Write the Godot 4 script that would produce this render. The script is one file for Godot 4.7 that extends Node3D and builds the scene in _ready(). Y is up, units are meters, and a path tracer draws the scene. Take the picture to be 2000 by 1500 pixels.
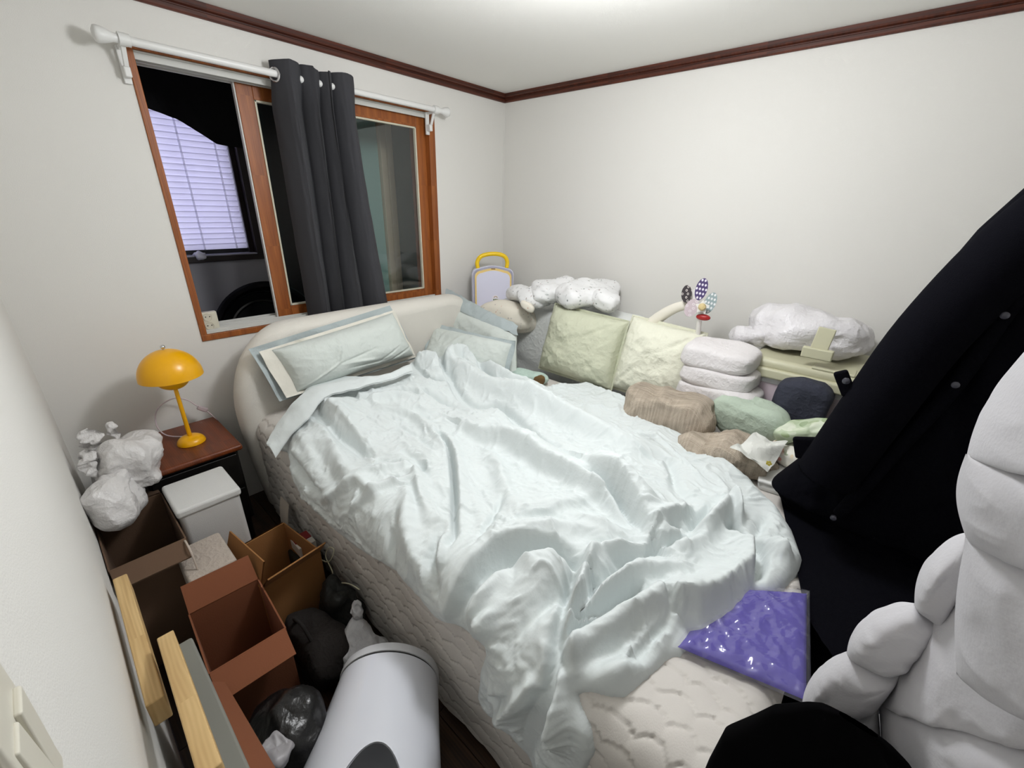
extends Node3D
# A bedroom at night: window wall at z = 0, blank wall at x = 2.635, door side at x = 0. Units are metres.

# ---------------------------------------------------------------- mesh building
class G:
	var V := PackedVector3Array()
	var N := PackedVector3Array()
	var T := PackedVector2Array()
	var I := PackedInt32Array()
	func quad(a: Vector3, b: Vector3, c: Vector3, d: Vector3) -> void:
		var n := (b - a).cross(d - a)
		if n.length_squared() < 1e-14: n = (c - b).cross(d - b)
		n = n.normalized()
		var k := V.size()
		V.append_array([a, b, c, d]); N.append_array([n, n, n, n])
		T.append_array([Vector2(0, 0), Vector2(1, 0), Vector2(1, 1), Vector2(0, 1)])
		I.append_array([k, k + 1, k + 2, k, k + 2, k + 3])
	func box(c: Vector3, s: Vector3, b := Basis.IDENTITY) -> void:
		var h := s / 2
		for ax in 3:
			for sg in [-1.0, 1.0]:
				var n := Vector3.ZERO; n[ax] = sg
				var u := Vector3.ZERO; u[(ax + 1) % 3] = h[(ax + 1) % 3]
				var w := Vector3.ZERO; w[(ax + 2) % 3] = h[(ax + 2) % 3]
				var m := n * h[ax]
				var q := [m - u - w, m + u - w, m + u + w, m - u + w]
				if sg < 0: q.reverse()
				quad(c + b * q[0], c + b * q[1], c + b * q[2], c + b * q[3])
	# box with rounded edges of radius r
	func rbox(c: Vector3, s: Vector3, r := 0.004, b := Basis.IDENTITY) -> void:
		var h := s / 2
		r = min(r, min(h.x, min(h.y, h.z)) * 0.98)
		var inn := h - Vector3(r, r, r)
		for ax in 3:
			var a1 := (ax + 1) % 3
			var a2 := (ax + 2) % 3
			for sg in [-1.0, 1.0]:
				var l1 := [-h[a1], -h[a1] + r * 0.4, -inn[a1], inn[a1], h[a1] - r * 0.4, h[a1]]
				var l2 := [-h[a2], -h[a2] + r * 0.4, -inn[a2], inn[a2], h[a2] - r * 0.4, h[a2]]
				var k := V.size()
				for i in 6:
					for j in 6:
						var p := Vector3.ZERO
						p[ax] = sg * h[ax]; p[a1] = l1[i]; p[a2] = l2[j]
						var q := p.clamp(-inn, inn)
						var d := (p - q).normalized()
						V.append(c + b * (q + d * r)); N.append(b * d); T.append(Vector2(i / 5.0, j / 5.0))
				for i in 5:
					for j in 5:
						var o := k + i * 6 + j
						I.append_array([o, o + 6, o + 7, o, o + 7, o + 1])
	# P is row-major, nu columns by nv rows
	func sheet(P: PackedVector3Array, nu: int, nv: int, wu := false, skip := PackedByteArray()) -> void:
		var k := V.size()
		V.append_array(P)
		for j in nv:
			for i in nu:
				var i0 := i - 1; var i1 := i + 1
				if wu:
					if i0 < 0: i0 = nu - 2
					if i1 > nu - 1: i1 = 1
				else:
					i0 = maxi(i0, 0); i1 = mini(i1, nu - 1)
				var j0 := maxi(j - 1, 0); var j1 := mini(j + 1, nv - 1)
				var n := (P[j * nu + i1] - P[j * nu + i0]).cross(P[j1 * nu + i] - P[j0 * nu + i])
				if n.length_squared() < 1e-16:
					var jj := 1 if j == 0 else nv - 2
					n = (P[jj * nu + i1] - P[jj * nu + i0]).cross(P[j1 * nu + i] - P[j0 * nu + i])
				N.append(n.normalized())
				T.append(Vector2(float(i) / (nu - 1), float(j) / (nv - 1)))
		for j in nv - 1:
			for i in nu - 1:
				if skip.size() and skip[j * nu + i]: continue
				var o := k + j * nu + i
				I.append_array([o, o + 1, o + nu + 1, o, o + nu + 1, o + nu])
	func grid(nu: int, nv: int, fn: Callable, wu := false) -> void:
		var P := PackedVector3Array()
		for j in nv:
			for i in nu: P.append(fn.call(float(i) / (nu - 1), float(j) / (nv - 1)))
		sheet(P, nu, nv, wu)
	func lathe(prof: Array, segs := 32, xf := Transform3D.IDENTITY) -> void:
		# every profile step gets its own smooth band, so that corners stay crisp
		for s in prof.size() - 1:
			var a: Vector2 = prof[s]; var b: Vector2 = prof[s + 1]
			var t := (b - a)
			if t.length() < 1e-6: continue
			var n2 := Vector2(t.y, -t.x).normalized()
			var na := n2; var nb := n2
			if s > 0:
				var p := Vector2((a - prof[s - 1]).y, -(a - prof[s - 1]).x).normalized()
				if p.dot(n2) > 0.75: na = (p + n2).normalized()
			if s < prof.size() - 2:
				var p := Vector2((prof[s + 2] - b).y, -(prof[s + 2] - b).x).normalized()
				if p.dot(n2) > 0.75: nb = (p + n2).normalized()
			var k := V.size()
			for i in segs + 1:
				var an := TAU * i / segs
				var c := cos(an); var d := sin(an)
				V.append(xf * Vector3(a.x * c, a.y, a.x * d)); N.append((xf.basis * Vector3(na.x * c, na.y, na.x * d)).normalized()); T.append(Vector2(float(i) / segs, 0))
				V.append(xf * Vector3(b.x * c, b.y, b.x * d)); N.append((xf.basis * Vector3(nb.x * c, nb.y, nb.x * d)).normalized()); T.append(Vector2(float(i) / segs, 1))
			for i in segs:
				var o := k + i * 2
				I.append_array([o, o + 1, o + 3, o, o + 3, o + 2])
	func tube(pts: Array, r: float, sides := 12, r2 := -1.0) -> void:
		if r2 < 0: r2 = r
		var P := PackedVector3Array()
		var n := pts.size()
		var up := Vector3.UP
		var t0: Vector3 = (pts[1] - pts[0]).normalized()
		if abs(t0.dot(up)) > 0.9: up = Vector3.RIGHT
		var x := t0.cross(up).normalized()
		for j in range(-1, n + 1):
			var jj := clampi(j, 0, n - 1)
			var t: Vector3 = (pts[mini(jj + 1, n - 1)] - pts[maxi(jj - 1, 0)]).normalized()
			x = (x - t * x.dot(t)).normalized()
			var y := t.cross(x)
			var rr: float = lerpf(r, r2, float(jj) / (n - 1))
			if j < 0 or j >= n: rr = 0.0002
			for i in sides + 1:
				var an := TAU * i / sides
				P.append(pts[jj] + (x * cos(an) + y * sin(an)) * rr)
		sheet(P, sides + 1, n + 2, true)
	func prism(poly: PackedVector2Array, depth: float, xf := Transform3D.IDENTITY) -> void:
		# outline in x, y, thickness from z = 0 to depth
		var tri := Geometry2D.triangulate_polygon(poly)
		for s in 2:
			var k := V.size()
			for p in poly:
				V.append(xf * Vector3(p.x, p.y, depth * s)); N.append((xf.basis * Vector3(0, 0, 1 if s else -1)).normalized()); T.append(p)
			for q in tri: I.append(k + q)
		for i in poly.size():
			var a := poly[i]; var b := poly[(i + 1) % poly.size()]
			quad(xf * Vector3(a.x, a.y, 0), xf * Vector3(b.x, b.y, 0), xf * Vector3(b.x, b.y, depth), xf * Vector3(a.x, a.y, depth))
	func mesh(m: Material) -> ArrayMesh:
		var k := 0
		while k < I.size():
			var a := I[k]; var b := I[k + 1]; var c := I[k + 2]
			if (V[b] - V[a]).cross(V[c] - V[a]).dot(N[a] + N[b] + N[c]) > 0:
				I[k + 1] = c; I[k + 2] = b
			k += 3
		var A := []
		A.resize(Mesh.ARRAY_MAX)
		A[Mesh.ARRAY_VERTEX] = V; A[Mesh.ARRAY_NORMAL] = N; A[Mesh.ARRAY_TEX_UV] = T; A[Mesh.ARRAY_INDEX] = I
		var am := ArrayMesh.new()
		am.add_surface_from_arrays(Mesh.PRIMITIVE_TRIANGLES, A)
		am.surface_set_material(0, m)
		return am

var used := {}
func numbered(called: String, parent: Node) -> String:
	var key := "%d/%s" % [parent.get_instance_id(), called]
	var n: int = used.get(key, 0)
	used[key] = n + 1
	return called if n == 0 else "%s_%03d" % [called, n]

func build(g: G, called: String, m: Material, parent: Node = self) -> MeshInstance3D:
	var o := MeshInstance3D.new()
	o.name = numbered(called, parent)
	o.mesh = g.mesh(m)
	o.cast_shadow = GeometryInstance3D.SHADOW_CASTING_SETTING_ON
	parent.add_child(o, true)
	if parent is Node3D and parent != self: o.position = -local_of(parent)
	return o

func local_of(n: Node) -> Vector3:
	var p := Vector3.ZERO
	while n != self:
		p += n.position
		n = n.get_parent()
	return p

func tag(o: Node, label: String, category: String, group := "") -> Node:
	o.set_meta("label", label); o.set_meta("category", category)
	if group: o.set_meta("group", group)
	return o

func thing(called: String, at: Vector3, label: String, category: String, group := "") -> Node3D:
	var o := Node3D.new()
	o.name = numbered(called, self)
	add_child(o, true)
	o.position = at
	tag(o, label, category, group)
	return o

func struct_root(called: String) -> Node3D:
	var o := Node3D.new()
	o.name = called
	add_child(o, true)
	o.set_meta("kind", "structure")
	return o

func struct(g: G, called: String, m: Material) -> MeshInstance3D:
	var o := build(g, called, m)
	o.set_meta("kind", "structure")
	return o

# ---------------------------------------------------------------- noise and materials
func noise(seed_: int, freq: float, oct := 3, ridged := false, kind := FastNoiseLite.TYPE_SIMPLEX_SMOOTH) -> FastNoiseLite:
	var n := FastNoiseLite.new()
	n.noise_type = kind
	n.seed = seed_
	n.frequency = freq
	n.fractal_type = FastNoiseLite.FRACTAL_RIDGED if ridged else FastNoiseLite.FRACTAL_FBM
	n.fractal_octaves = oct
	return n

func tex(n: FastNoiseLite, size := 512) -> ImageTexture:
	return ImageTexture.create_from_image(n.get_seamless_image(size, size))

func weave(size := 256, step := 4) -> ImageTexture:
	var im := Image.create(size, size, false, Image.FORMAT_L8)
	var n := noise(5, 0.09, 2)
	for y in size:
		for x in size:
			var v := 0.5 + 0.25 * sin(TAU * x / step) * 0.7 + 0.25 * sin(TAU * y / step) * 0.7 + 0.2 * n.get_noise_2d(x, y * 4.0)
			im.set_pixel(x, y, Color(v, v, v))
	return ImageTexture.create_from_image(im)

func grain(dark: Color, light: Color, along_y := true, seed_ := 3) -> ImageTexture:
	var im := Image.create(256, 256, false, Image.FORMAT_RGB8)
	var n := noise(seed_, 0.02, 4)
	for y in 256:
		for x in 256:
			var u := (x if along_y else y) * 2.2
			var v := (y if along_y else x) * 0.14
			var k := clampf(0.5 + 0.75 * n.get_noise_2d(u, v) + 0.2 * sin(u * 0.5 + 6.0 * n.get_noise_2d(u * 0.3, v)), 0, 1)
			im.set_pixel(x, y, dark.lerp(light, k))
	return ImageTexture.create_from_image(im)

func dots(base: Color, cols: Array, count: int, size_min: int, size_max: int, seed_: int, px := 256) -> ImageTexture:
	var im := Image.create(px, px, false, Image.FORMAT_RGB8)
	im.fill(base)
	var rg := RandomNumberGenerator.new()
	rg.seed = seed_
	for k in count:
		var cx := rg.randi_range(0, px - 1); var cy := rg.randi_range(0, px - 1)
		var w := rg.randi_range(size_min, size_max); var h := rg.randi_range(size_min, size_max)
		var c: Color = cols[rg.randi_range(0, cols.size() - 1)]
		for y in range(-h, h + 1):
			for x in range(-w, w + 1):
				if float(x * x) / (w * w) + float(y * y) / (h * h) <= 1.0:
					im.set_pixel(posmod(cx + x, px), posmod(cy + y, px), c)
	return ImageTexture.create_from_image(im)

func mat(c: Color, rough := 0.8, bump: Texture2D = null, bump_cm := 0.1, per_m := 4.0) -> StandardMaterial3D:
	var m := StandardMaterial3D.new()
	m.albedo_color = c
	m.roughness = rough
	m.cull_mode = BaseMaterial3D.CULL_DISABLED
	if bump:
		m.uv1_triplanar = true
		m.uv1_scale = Vector3.ONE * per_m
		m.heightmap_enabled = true
		m.heightmap_texture = bump
		m.heightmap_scale = bump_cm
	return m

func printed(t: Texture2D, rough := 0.85, per_m := 4.0) -> StandardMaterial3D:
	var m := mat(Color.WHITE, rough)
	m.albedo_texture = t
	m.uv1_triplanar = true
	m.uv1_scale = Vector3.ONE * per_m
	return m

func glass(c: Color, alpha: float) -> StandardMaterial3D:
	var m := StandardMaterial3D.new()
	m.albedo_color = Color(c.r, c.g, c.b, alpha)
	m.transparency = BaseMaterial3D.TRANSPARENCY_ALPHA
	m.roughness = 0.02
	m.metallic_specular = 0.6
	m.cull_mode = BaseMaterial3D.CULL_DISABLED
	return m

# ---------------------------------------------------------------- soft shapes
# a rounded, wrinkled lump of cloth: c is its middle, h its half size
func lump(g: G, c: Vector3, h: Vector3, seed_: int, wrinkle := 0.02, ex := 0.6, b := Basis.IDENTITY, nu := 72, nv := 40, freq := 6.0, flat := 0.0) -> void:
	var n1 := noise(seed_, freq * 0.8, 2, true)
	var n2 := noise(seed_ + 7, freq * 0.4, 2)
	var P := PackedVector3Array()
	for j in nv:
		var th := PI * (float(j) / (nv - 1) - 0.5)
		for i in nu:
			var ph := TAU * float(i) / (nu - 1)
			if i == nu - 1: ph = 0.0
			var cx := cos(th) * cos(ph); var cz := cos(th) * sin(ph); var cy := sin(th)
			var d := Vector3(signf(cx) * pow(absf(cx), ex), signf(cy) * pow(absf(cy), ex), signf(cz) * pow(absf(cz), ex))
			var u := Vector3(cx, cy, cz)
			var p := d * h
			var k := n1.get_noise_3d(p.x, p.y * 1.3, p.z) * wrinkle * 0.45 + n2.get_noise_3d(p.x + 3.1, p.y, p.z) * wrinkle * 2.6
			p += u * k
			if flat > 0 and p.y < -h.y * flat: p.y = -h.y * flat
			P.append(c + b * p)
	g.sheet(P, nu, nv, true)

# pillow over four corner points (bottom left, bottom right, top left, top right); flange is how far its flat border sticks out
func pillow_surface(q: Array, u: float, v: float) -> Vector3:
	return (q[0] as Vector3).lerp(q[1], u).lerp((q[2] as Vector3).lerp(q[3], u), v)

func pillow(g: G, q: Array, nrm: Vector3, thick: float, seed_: int, folds: Array = [], wr := 0.006, nn := 60) -> void:
	var n1 := noise(seed_, 7.0, 3, true)
	var n2 := noise(seed_ + 3, 3.0, 2)
	for side in [1.0, -1.0]:
		g.grid(nn, nn, func(u: float, v: float) -> Vector3:
			var du := 2.0 * u - 1.0; var dv := 2.0 * v - 1.0
			var uu := 0.5 + (u - 0.5) * (1.0 - 0.03 * (1.0 - dv * dv))
			var vv := 0.5 + (v - 0.5) * (1.0 - 0.035 * (1.0 - du * du))
			var f := pow(maxf(0.0, 1.0 - pow(absf(du), 3.4)), 0.5) * pow(maxf(0.0, 1.0 - pow(absf(dv), 3.0)), 0.5)
			var p := pillow_surface(q, uu, vv)
			var e := n1.get_noise_3d(p.x, p.y, p.z) * wr * minf(1.0, f * 3.0) + n2.get_noise_3d(p.x, p.y, p.z) * wr * 2.5 * f
			for k in folds:
				var a := Vector2(k[0], k[1]); var b := Vector2(k[2], k[3])
				var s := Geometry2D.get_closest_point_to_segment(Vector2(u, v), a, b)
				var t := (s - a).length() / (b - a).length()
				e += k[4] * exp(-pow(Vector2(u, v).distance_to(s) / k[5], 2.0)) * sin(PI * clampf(t * 0.9 + 0.05, 0, 1)) * minf(1.0, f * 4.0)
			return p + nrm * (side * thick * 0.5 * f + e))

func flange(g: G, q: Array, nrm: Vector3, ws: Array, off: float, wave: float, seed_: int, th := 0.003) -> void:
	var n1 := noise(seed_, 5.0, 2)
	var cs: Vector3 = (q[0] + q[1] + q[2] + q[3]) / 4
	var su := ((q[1] - q[0]) as Vector3).length(); var sv := ((q[2] - q[0]) as Vector3).length()
	for lay in [0.0, th]:
		g.grid(161, 6, func(s: float, t: float) -> Vector3:
			var k := s * 4.0
			var e := int(minf(k, 3.999)); var m := k - e
			var c: Array = [[Vector2(0, 0), Vector2(1, 0)], [Vector2(1, 0), Vector2(1, 1)], [Vector2(1, 1), Vector2(0, 1)], [Vector2(0, 1), Vector2(0, 0)]][e]
			var uv: Vector2 = (c[0] as Vector2).lerp(c[1], m)
			var du := 2.0 * uv.x - 1.0; var dv := 2.0 * uv.y - 1.0
			var ui := 0.5 + (uv.x - 0.5) * (1.0 - 0.03 * (1.0 - dv * dv))
			var vi := 0.5 + (uv.y - 0.5) * (1.0 - 0.035 * (1.0 - du * du))
			var wu: float = (ws[1] if du > 0 else ws[3]) / su
			var wv: float = (ws[2] if dv > 0 else ws[0]) / sv
			var uo := uv.x + signf(du) * (wu if absf(du) > 0.999 else wu * pow(absf(du), 12.0))
			var vo := uv.y + signf(dv) * (wv if absf(dv) > 0.999 else wv * pow(absf(dv), 12.0))
			var p := pillow_surface(q, lerpf(ui, uo, t), lerpf(vi, vo, t))
			return p + nrm * (off * t + lay + n1.get_noise_3d(p.x, p.y, p.z) * wave * t), true)

# ---------------------------------------------------------------- the duvet: a height field laid over the rounded edge of the mattress
const X0 := 0.60
const RE := 0.09
const TOP := 0.58
const DA := -0.62
const DZ := 0.24
const DS := 0.005
const DNA := 426
const DNZ := 480
var H := PackedFloat32Array()

func over_edge(a: float, z: float, off: float) -> Vector3:
	if a >= 0: return Vector3(X0 + RE + a, TOP + off, z)
	var th := -a / RE
	if th < PI / 2:
		return Vector3(X0 + RE - (RE + off) * sin(th), TOP - RE + (RE + off) * cos(th), z)
	return Vector3(X0 - off, TOP - RE - (-a - RE * PI / 2), z)

# raises (or with h < 0 sinks) a fold along the line L; wr and wl are its widths to the right and the left of the walk
func fold(L: Array, h: float, wr: float, wl: float) -> void:
	var n := L.size() / 2
	var p := PackedVector2Array()
	var lo := Vector2(9, 9); var hi := Vector2(-9, -9)
	for i in n:
		var q := Vector2(L[2 * i], L[2 * i + 1])
		p.append(q); lo = lo.min(q); hi = hi.max(q)
	# smooth the line
	var s := PackedVector2Array()
	for i in n - 1:
		var a := p[maxi(i - 1, 0)]; var d := p[mini(i + 2, n - 1)]
		for k in 3: s.append(p[i].cubic_interpolate(p[i + 1], a, d, k / 3.0))
	s.append(p[n - 1])
	var total := 0.0
	for i in s.size() - 1: total += s[i].distance_to(s[i + 1])
	var w := maxf(wr, wl) * 2.2
	var i0 := maxi(0, int((lo.x - w - DA) / DS)); var i1 := mini(DNA - 1, int((hi.x + w - DA) / DS) + 1)
	var j0 := maxi(0, int((lo.y - w - DZ) / DS)); var j1 := mini(DNZ - 1, int((hi.y + w - DZ) / DS) + 1)
	# only cells near the line are visited
	var near := {}
	var len_ := 0.0
	for k in s.size() - 1:
		var a := s[k]; var b := s[k + 1]
		var l := a.distance_to(b)
		var x0 := maxi(i0, int((minf(a.x, b.x) - w - DA) / DS)); var x1 := mini(i1, int((maxf(a.x, b.x) + w - DA) / DS) + 1)
		var y0 := maxi(j0, int((minf(a.y, b.y) - w - DZ) / DS)); var y1 := mini(j1, int((maxf(a.y, b.y) + w - DZ) / DS) + 1)
		var d := (b - a) / maxf(l, 1e-6)
		for j in range(y0, y1 + 1):
			var cz := DZ + j * DS
			for i in range(x0, x1 + 1):
				var qx := DA + i * DS - a.x; var qy := cz - a.y
				var t := clampf(qx * d.x + qy * d.y, 0, l)
				var ex := qx - d.x * t; var ey := qy - d.y * t
				var dd := ex * ex + ey * ey
				if dd > w * w: continue
				var key := j * DNA + i
				var old = near.get(key)
				if old == null or old.x > dd:
					near[key] = Vector3(dd, (len_ + t) / total, d.x * qy - d.y * qx)
		len_ += l
	for key in near:
		var e: Vector3 = near[key]
		var ww := wr if e.z > 0 else wl
		var tap := sin(PI * clampf(0.06 + 0.88 * e.y, 0, 1))
		H[key] += 1.55 * h * pow(tap, 0.6) * exp(-e.x / (ww * ww) * 1.15)

func inside_distance(B: PackedVector2Array, p: Vector2) -> float:
	var best := 9.0
	for i in B.size():
		var c := Geometry2D.get_closest_point_to_segment(p, B[i], B[(i + 1) % B.size()])
		best = minf(best, c.distance_squared_to(p))
	return sqrt(best) * (1.0 if Geometry2D.is_point_in_polygon(p, B) else -1.0)

func duvet_mesh(border: Array) -> G:
	var B := PackedVector2Array()
	for i in border.size() / 2: B.append(Vector2(border[2 * i], border[2 * i + 1]))
	H.resize(DNA * DNZ); H.fill(0.0)
	fold([0.475,1.148,0.474,1.276,0.499,1.374,0.478,1.581,0.465,1.754,0.454,1.865,0.421,1.959,0.396,2.041], 0.060, 0.026, 0.110)
	fold([0.532,1.743,0.509,1.862,0.465,1.959,0.416,2.043], 0.050, 0.016, 0.130)
	fold([0.492,1.790,0.464,1.898,0.426,1.974,0.396,2.033], -0.045, 0.020, 0.012)
	fold([0.808,0.648,0.699,0.843,0.672,1.024,0.739,1.135,0.676,1.339,0.609,1.475,0.594,1.569], -0.055, 0.022, 0.020)
	fold([0.829,0.651,0.815,0.953,0.854,1.267,0.841,1.515,0.823,1.777], 0.075, 0.050, 0.100)
	fold([0.984,0.702,0.891,0.934,0.925,1.034,0.977,1.203], -0.045, 0.018, 0.020)
	fold([0.985,0.719,0.969,0.994,1.062,1.137], 0.050, 0.030, 0.030)
	fold([0.809,0.584,0.752,0.690,0.744,0.750], -0.090, 0.016, 0.016)
	fold([0.667,0.487,0.630,0.710,0.710,0.748], -0.050, 0.012, 0.012)
	fold([0.799,0.635,0.963,0.589,0.956,0.707], 0.060, 0.050, 0.040)
	fold([0.685,0.505,0.742,0.580,0.742,0.677], 0.055, 0.060, 0.040)
	fold([0.363,1.112,0.310,1.249,0.166,1.441,0.059,1.567,-0.016,1.661], -0.034, 0.010, 0.010)
	fold([0.390,1.100,0.301,1.294,0.162,1.479,0.059,1.595,-0.004,1.659], 0.018, 0.012, 0.030)
	fold([0.120,1.282,0.048,1.400,0.008,1.489,-0.002,1.538], 0.022, 0.014, 0.030)
	fold([0.034,1.345,-0.018,1.440,-0.049,1.531,-0.066,1.583,-0.083,1.648], 0.024, 0.022, 0.016)
	fold([-0.032,1.407,-0.068,1.450,-0.112,1.485], -0.016, 0.020, 0.020)
	fold([0.004,1.570,-0.043,1.621,-0.056,1.659,-0.080,1.699], -0.020, 0.012, 0.016)
	fold([-0.011,1.618,-0.045,1.671,-0.061,1.685], 0.030, 0.020, 0.012)
	fold([-0.026,1.153,-0.026,1.230,-0.025,1.293], 0.014, 0.008, 0.010)
	fold([0.393,1.389,0.333,1.503,0.267,1.597,0.209,1.700], 0.020, 0.030, 0.030)
	fold([0.257,1.599,0.105,1.676,0.014,1.718,-0.012,1.716], -0.014, 0.010, 0.012)
	fold([-0.056,1.686,-0.014,1.670,0.021,1.667], 0.012, 0.020, 0.020)
	fold([0.170,1.712,0.265,1.760,0.389,1.815,0.472,1.864], 0.022, 0.025, 0.050)
	fold([0.307,1.821,0.317,1.901,0.333,1.981,0.352,2.038], 0.020, 0.022, 0.030)
	fold([0.126,1.793,0.202,1.849,0.272,1.911,0.310,1.994], 0.024, 0.030, 0.040)
	fold([-0.129,1.741,-0.087,1.755,-0.053,1.756,-0.009,1.757,0.066,1.770,0.141,1.838,0.179,1.902,0.164,1.978], 0.045, 0.018, 0.070)
	fold([-0.073,1.801,-0.031,1.795,0.005,1.808,0.061,1.829,0.110,1.881,0.141,1.938,0.143,1.982], -0.040, 0.022, 0.030)
	fold([0.015,1.852,0.080,1.905,0.119,1.970], 0.055, 0.090, 0.030)
	fold([-0.091,1.838,-0.051,1.842,-0.021,1.839], 0.030, 0.020, 0.020)
	fold([-0.078,1.787,-0.106,1.800,-0.128,1.789], -0.030, 0.020, 0.030)
	fold([-0.056,1.875,-0.073,1.886,-0.094,1.869], 0.030, 0.030, 0.020)
	fold([0.194,2.045,-0.038,1.966,-0.068,1.966], -0.020, 0.030, 0.020)
	fold([0.105,1.985,0.044,2.011,-0.005,2.031,-0.038,2.051,-0.064,2.068,-0.112,2.080,-0.248,2.044], -0.050, 0.014, 0.014)
	fold([0.205,1.980,0.107,2.011,0.024,2.031,-0.012,2.047,-0.047,2.067], 0.045, 0.020, 0.016)
	fold([0.146,2.028,0.082,2.047,0.021,2.042,0.198,2.119,-0.017,2.058,-0.048,2.099,-0.071,2.129], -0.055, 0.012, 0.016)
	fold([-0.051,2.049,-0.088,2.046,-0.164,2.000,-0.325,1.934], 0.030, 0.016, 0.030)
	fold([-0.049,2.080,-0.077,2.101,-0.112,2.110,-0.201,2.109], 0.035, 0.022, 0.030)
	fold([-0.080,2.046,-0.148,2.061,-0.278,2.037,-0.370,2.033], -0.035, 0.020, 0.020)
	fold([-0.004,2.061,-0.039,2.101,-0.074,2.138], 0.020, 0.010, 0.014)
	fold([-0.232,1.867,-0.201,1.923,-0.128,1.989], 0.015, 0.020, 0.020)
	fold([0.347,2.080,0.300,2.041,0.250,2.003,0.206,1.983], 0.035, 0.012, 0.030)
	fold([0.342,2.088,0.292,2.061,0.234,2.021], -0.030, 0.016, 0.012)
	fold([0.349,2.088,0.430,2.130,0.516,2.175], -0.035, 0.020, 0.012)
	fold([0.362,2.079,0.461,2.085,0.545,2.100,0.613,2.101], 0.035, 0.014, 0.030)
	fold([0.347,2.086,0.427,2.081,0.483,2.109], -0.030, 0.014, 0.012)
	fold([0.456,2.148,0.586,2.150,0.714,2.156], -0.030, 0.030, 0.022)
	fold([0.410,2.138,0.527,2.171,0.652,2.184,0.748,2.192], 0.055, 0.030, 0.020)
	fold([0.745,2.190,0.687,2.229,0.636,2.237], 0.040, 0.014, 0.014)
	fold([0.594,2.225,0.661,2.230], -0.040, 0.014, 0.014)
	fold([0.632,2.232,0.596,2.272,0.600,2.307,0.548,2.328,0.473,2.341], -0.060, 0.014, 0.016)
	fold([0.604,2.252,0.570,2.293,0.513,2.318,0.437,2.327], 0.035, 0.050, 0.012)
	fold([0.633,2.299,0.695,2.299,0.763,2.301], -0.015, 0.012, 0.020)
	fold([0.633,2.330,0.618,2.374,0.621,2.405], 0.030, 0.030, 0.030)
	fold([0.012,2.043,0.090,2.060,0.180,2.074,0.246,2.107,0.342,2.180], 0.035, 0.022, 0.030)
	fold([0.116,2.044,0.204,2.053,0.290,2.054], -0.035, 0.022, 0.020)
	fold([-0.006,2.049,0.047,2.086,0.151,2.126,0.249,2.163], -0.020, 0.014, 0.030)
	fold([-0.012,2.087,0.037,2.120,0.114,2.159,0.199,2.198,0.300,2.263,0.425,2.302], 0.045, 0.035, 0.050)
	fold([-0.026,2.128,0.193,2.208,0.051,2.203,0.133,2.227], -0.035, 0.030, 0.020)
	fold([-0.033,2.161,-0.008,2.194,0.029,2.214], 0.030, 0.020, 0.020)
	fold([0.072,0.524,0.065,0.662,0.060,0.802,0.065,0.905,0.070,1.045], -0.032, 0.025, 0.018)
	fold([0.110,0.484,0.109,0.678,0.106,0.837,0.093,1.014], 0.020, 0.012, 0.040)
	fold([0.174,1.136,0.174,1.235,0.127,1.340], -0.018, 0.020, 0.016)
	fold([0.197,1.329,0.078,1.105,0.150,1.190], -0.012, 0.016, 0.016)
	fold([-0.027,1.122,0.046,1.191,0.129,1.239], 0.014, 0.016, 0.016)
	fold([-0.123,1.017,-0.071,1.105,-0.032,1.155,-0.016,1.200], 0.016, 0.014, 0.016)
	fold([-0.074,1.218,-0.018,1.271,0.074,1.310,0.111,1.295], 0.016, 0.014, 0.018)
	fold([0.198,0.573,0.248,0.655,0.268,0.767], -0.014, 0.020, 0.016)
	fold([0.271,0.770,0.351,0.881,0.363,1.020,0.307,1.234], 0.022, 0.018, 0.030)
	fold([0.279,0.907,0.287,1.047,0.258,1.223], -0.012, 0.012, 0.020)
	fold([0.095,0.595,0.219,0.602,0.278,0.626,0.422,0.629], -0.030, 0.012, 0.016)
	fold([0.107,0.640,0.176,0.629,0.246,0.632], -0.034, 0.010, 0.010)
	fold([0.266,0.688,0.387,0.714,0.481,0.740,0.499,0.806], -0.028, 0.012, 0.016)
	fold([0.246,0.702,0.392,0.748,0.473,0.849], 0.018, 0.022, 0.012)
	fold([0.532,0.756,0.559,0.870,0.593,0.954], -0.025, 0.014, 0.018)
	fold([0.049,0.500,0.038,0.578,0.105,0.510], -0.020, 0.010, 0.010)
	fold([-0.060,0.557,-0.078,0.678,-0.097,0.829,-0.111,0.996], -0.020, 0.014, 0.014)
	fold([-0.025,0.665,-0.035,0.817,-0.055,1.017,-0.059,1.098], -0.014, 0.020, 0.020)
	fold([-0.017,0.586,-0.033,0.765,-0.052,0.904], 0.016, 0.014, 0.016)
	fold([0.012,0.826,-0.017,1.020,-0.040,1.152], 0.014, 0.016, 0.014)
	fold([0.652,1.689,0.653,1.782,0.618,1.878], -0.020, 0.025, 0.030)
	fold([0.837,1.880,0.844,1.940,0.721,2.012,0.665,2.078], -0.020, 0.025, 0.022)
	fold([0.994,1.834,0.903,1.969,0.826,2.062,0.798,2.164], 0.008, 0.006, 0.006)
	fold([0.615,1.591,0.564,1.767,0.508,1.941,0.429,2.083], 0.020, 0.030, 0.060)
	fold([0.192,1.489,0.132,1.602,0.073,1.675], 0.010, 0.020, 0.020)
	fold([0.486,1.251,0.579,1.346,0.573,1.519], -0.015, 0.020, 0.030)
	var nw := noise(11, 5.0, 3, true)
	var nf := noise(12, 16.0, 3, true)
	var nb := noise(13, 2.4, 2)
	# signed distance to the border on a coarse grid
	var cs := 5
	var cn := DNA / cs + 2
	var cm := DNZ / cs + 2
	var S := PackedFloat32Array()
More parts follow.
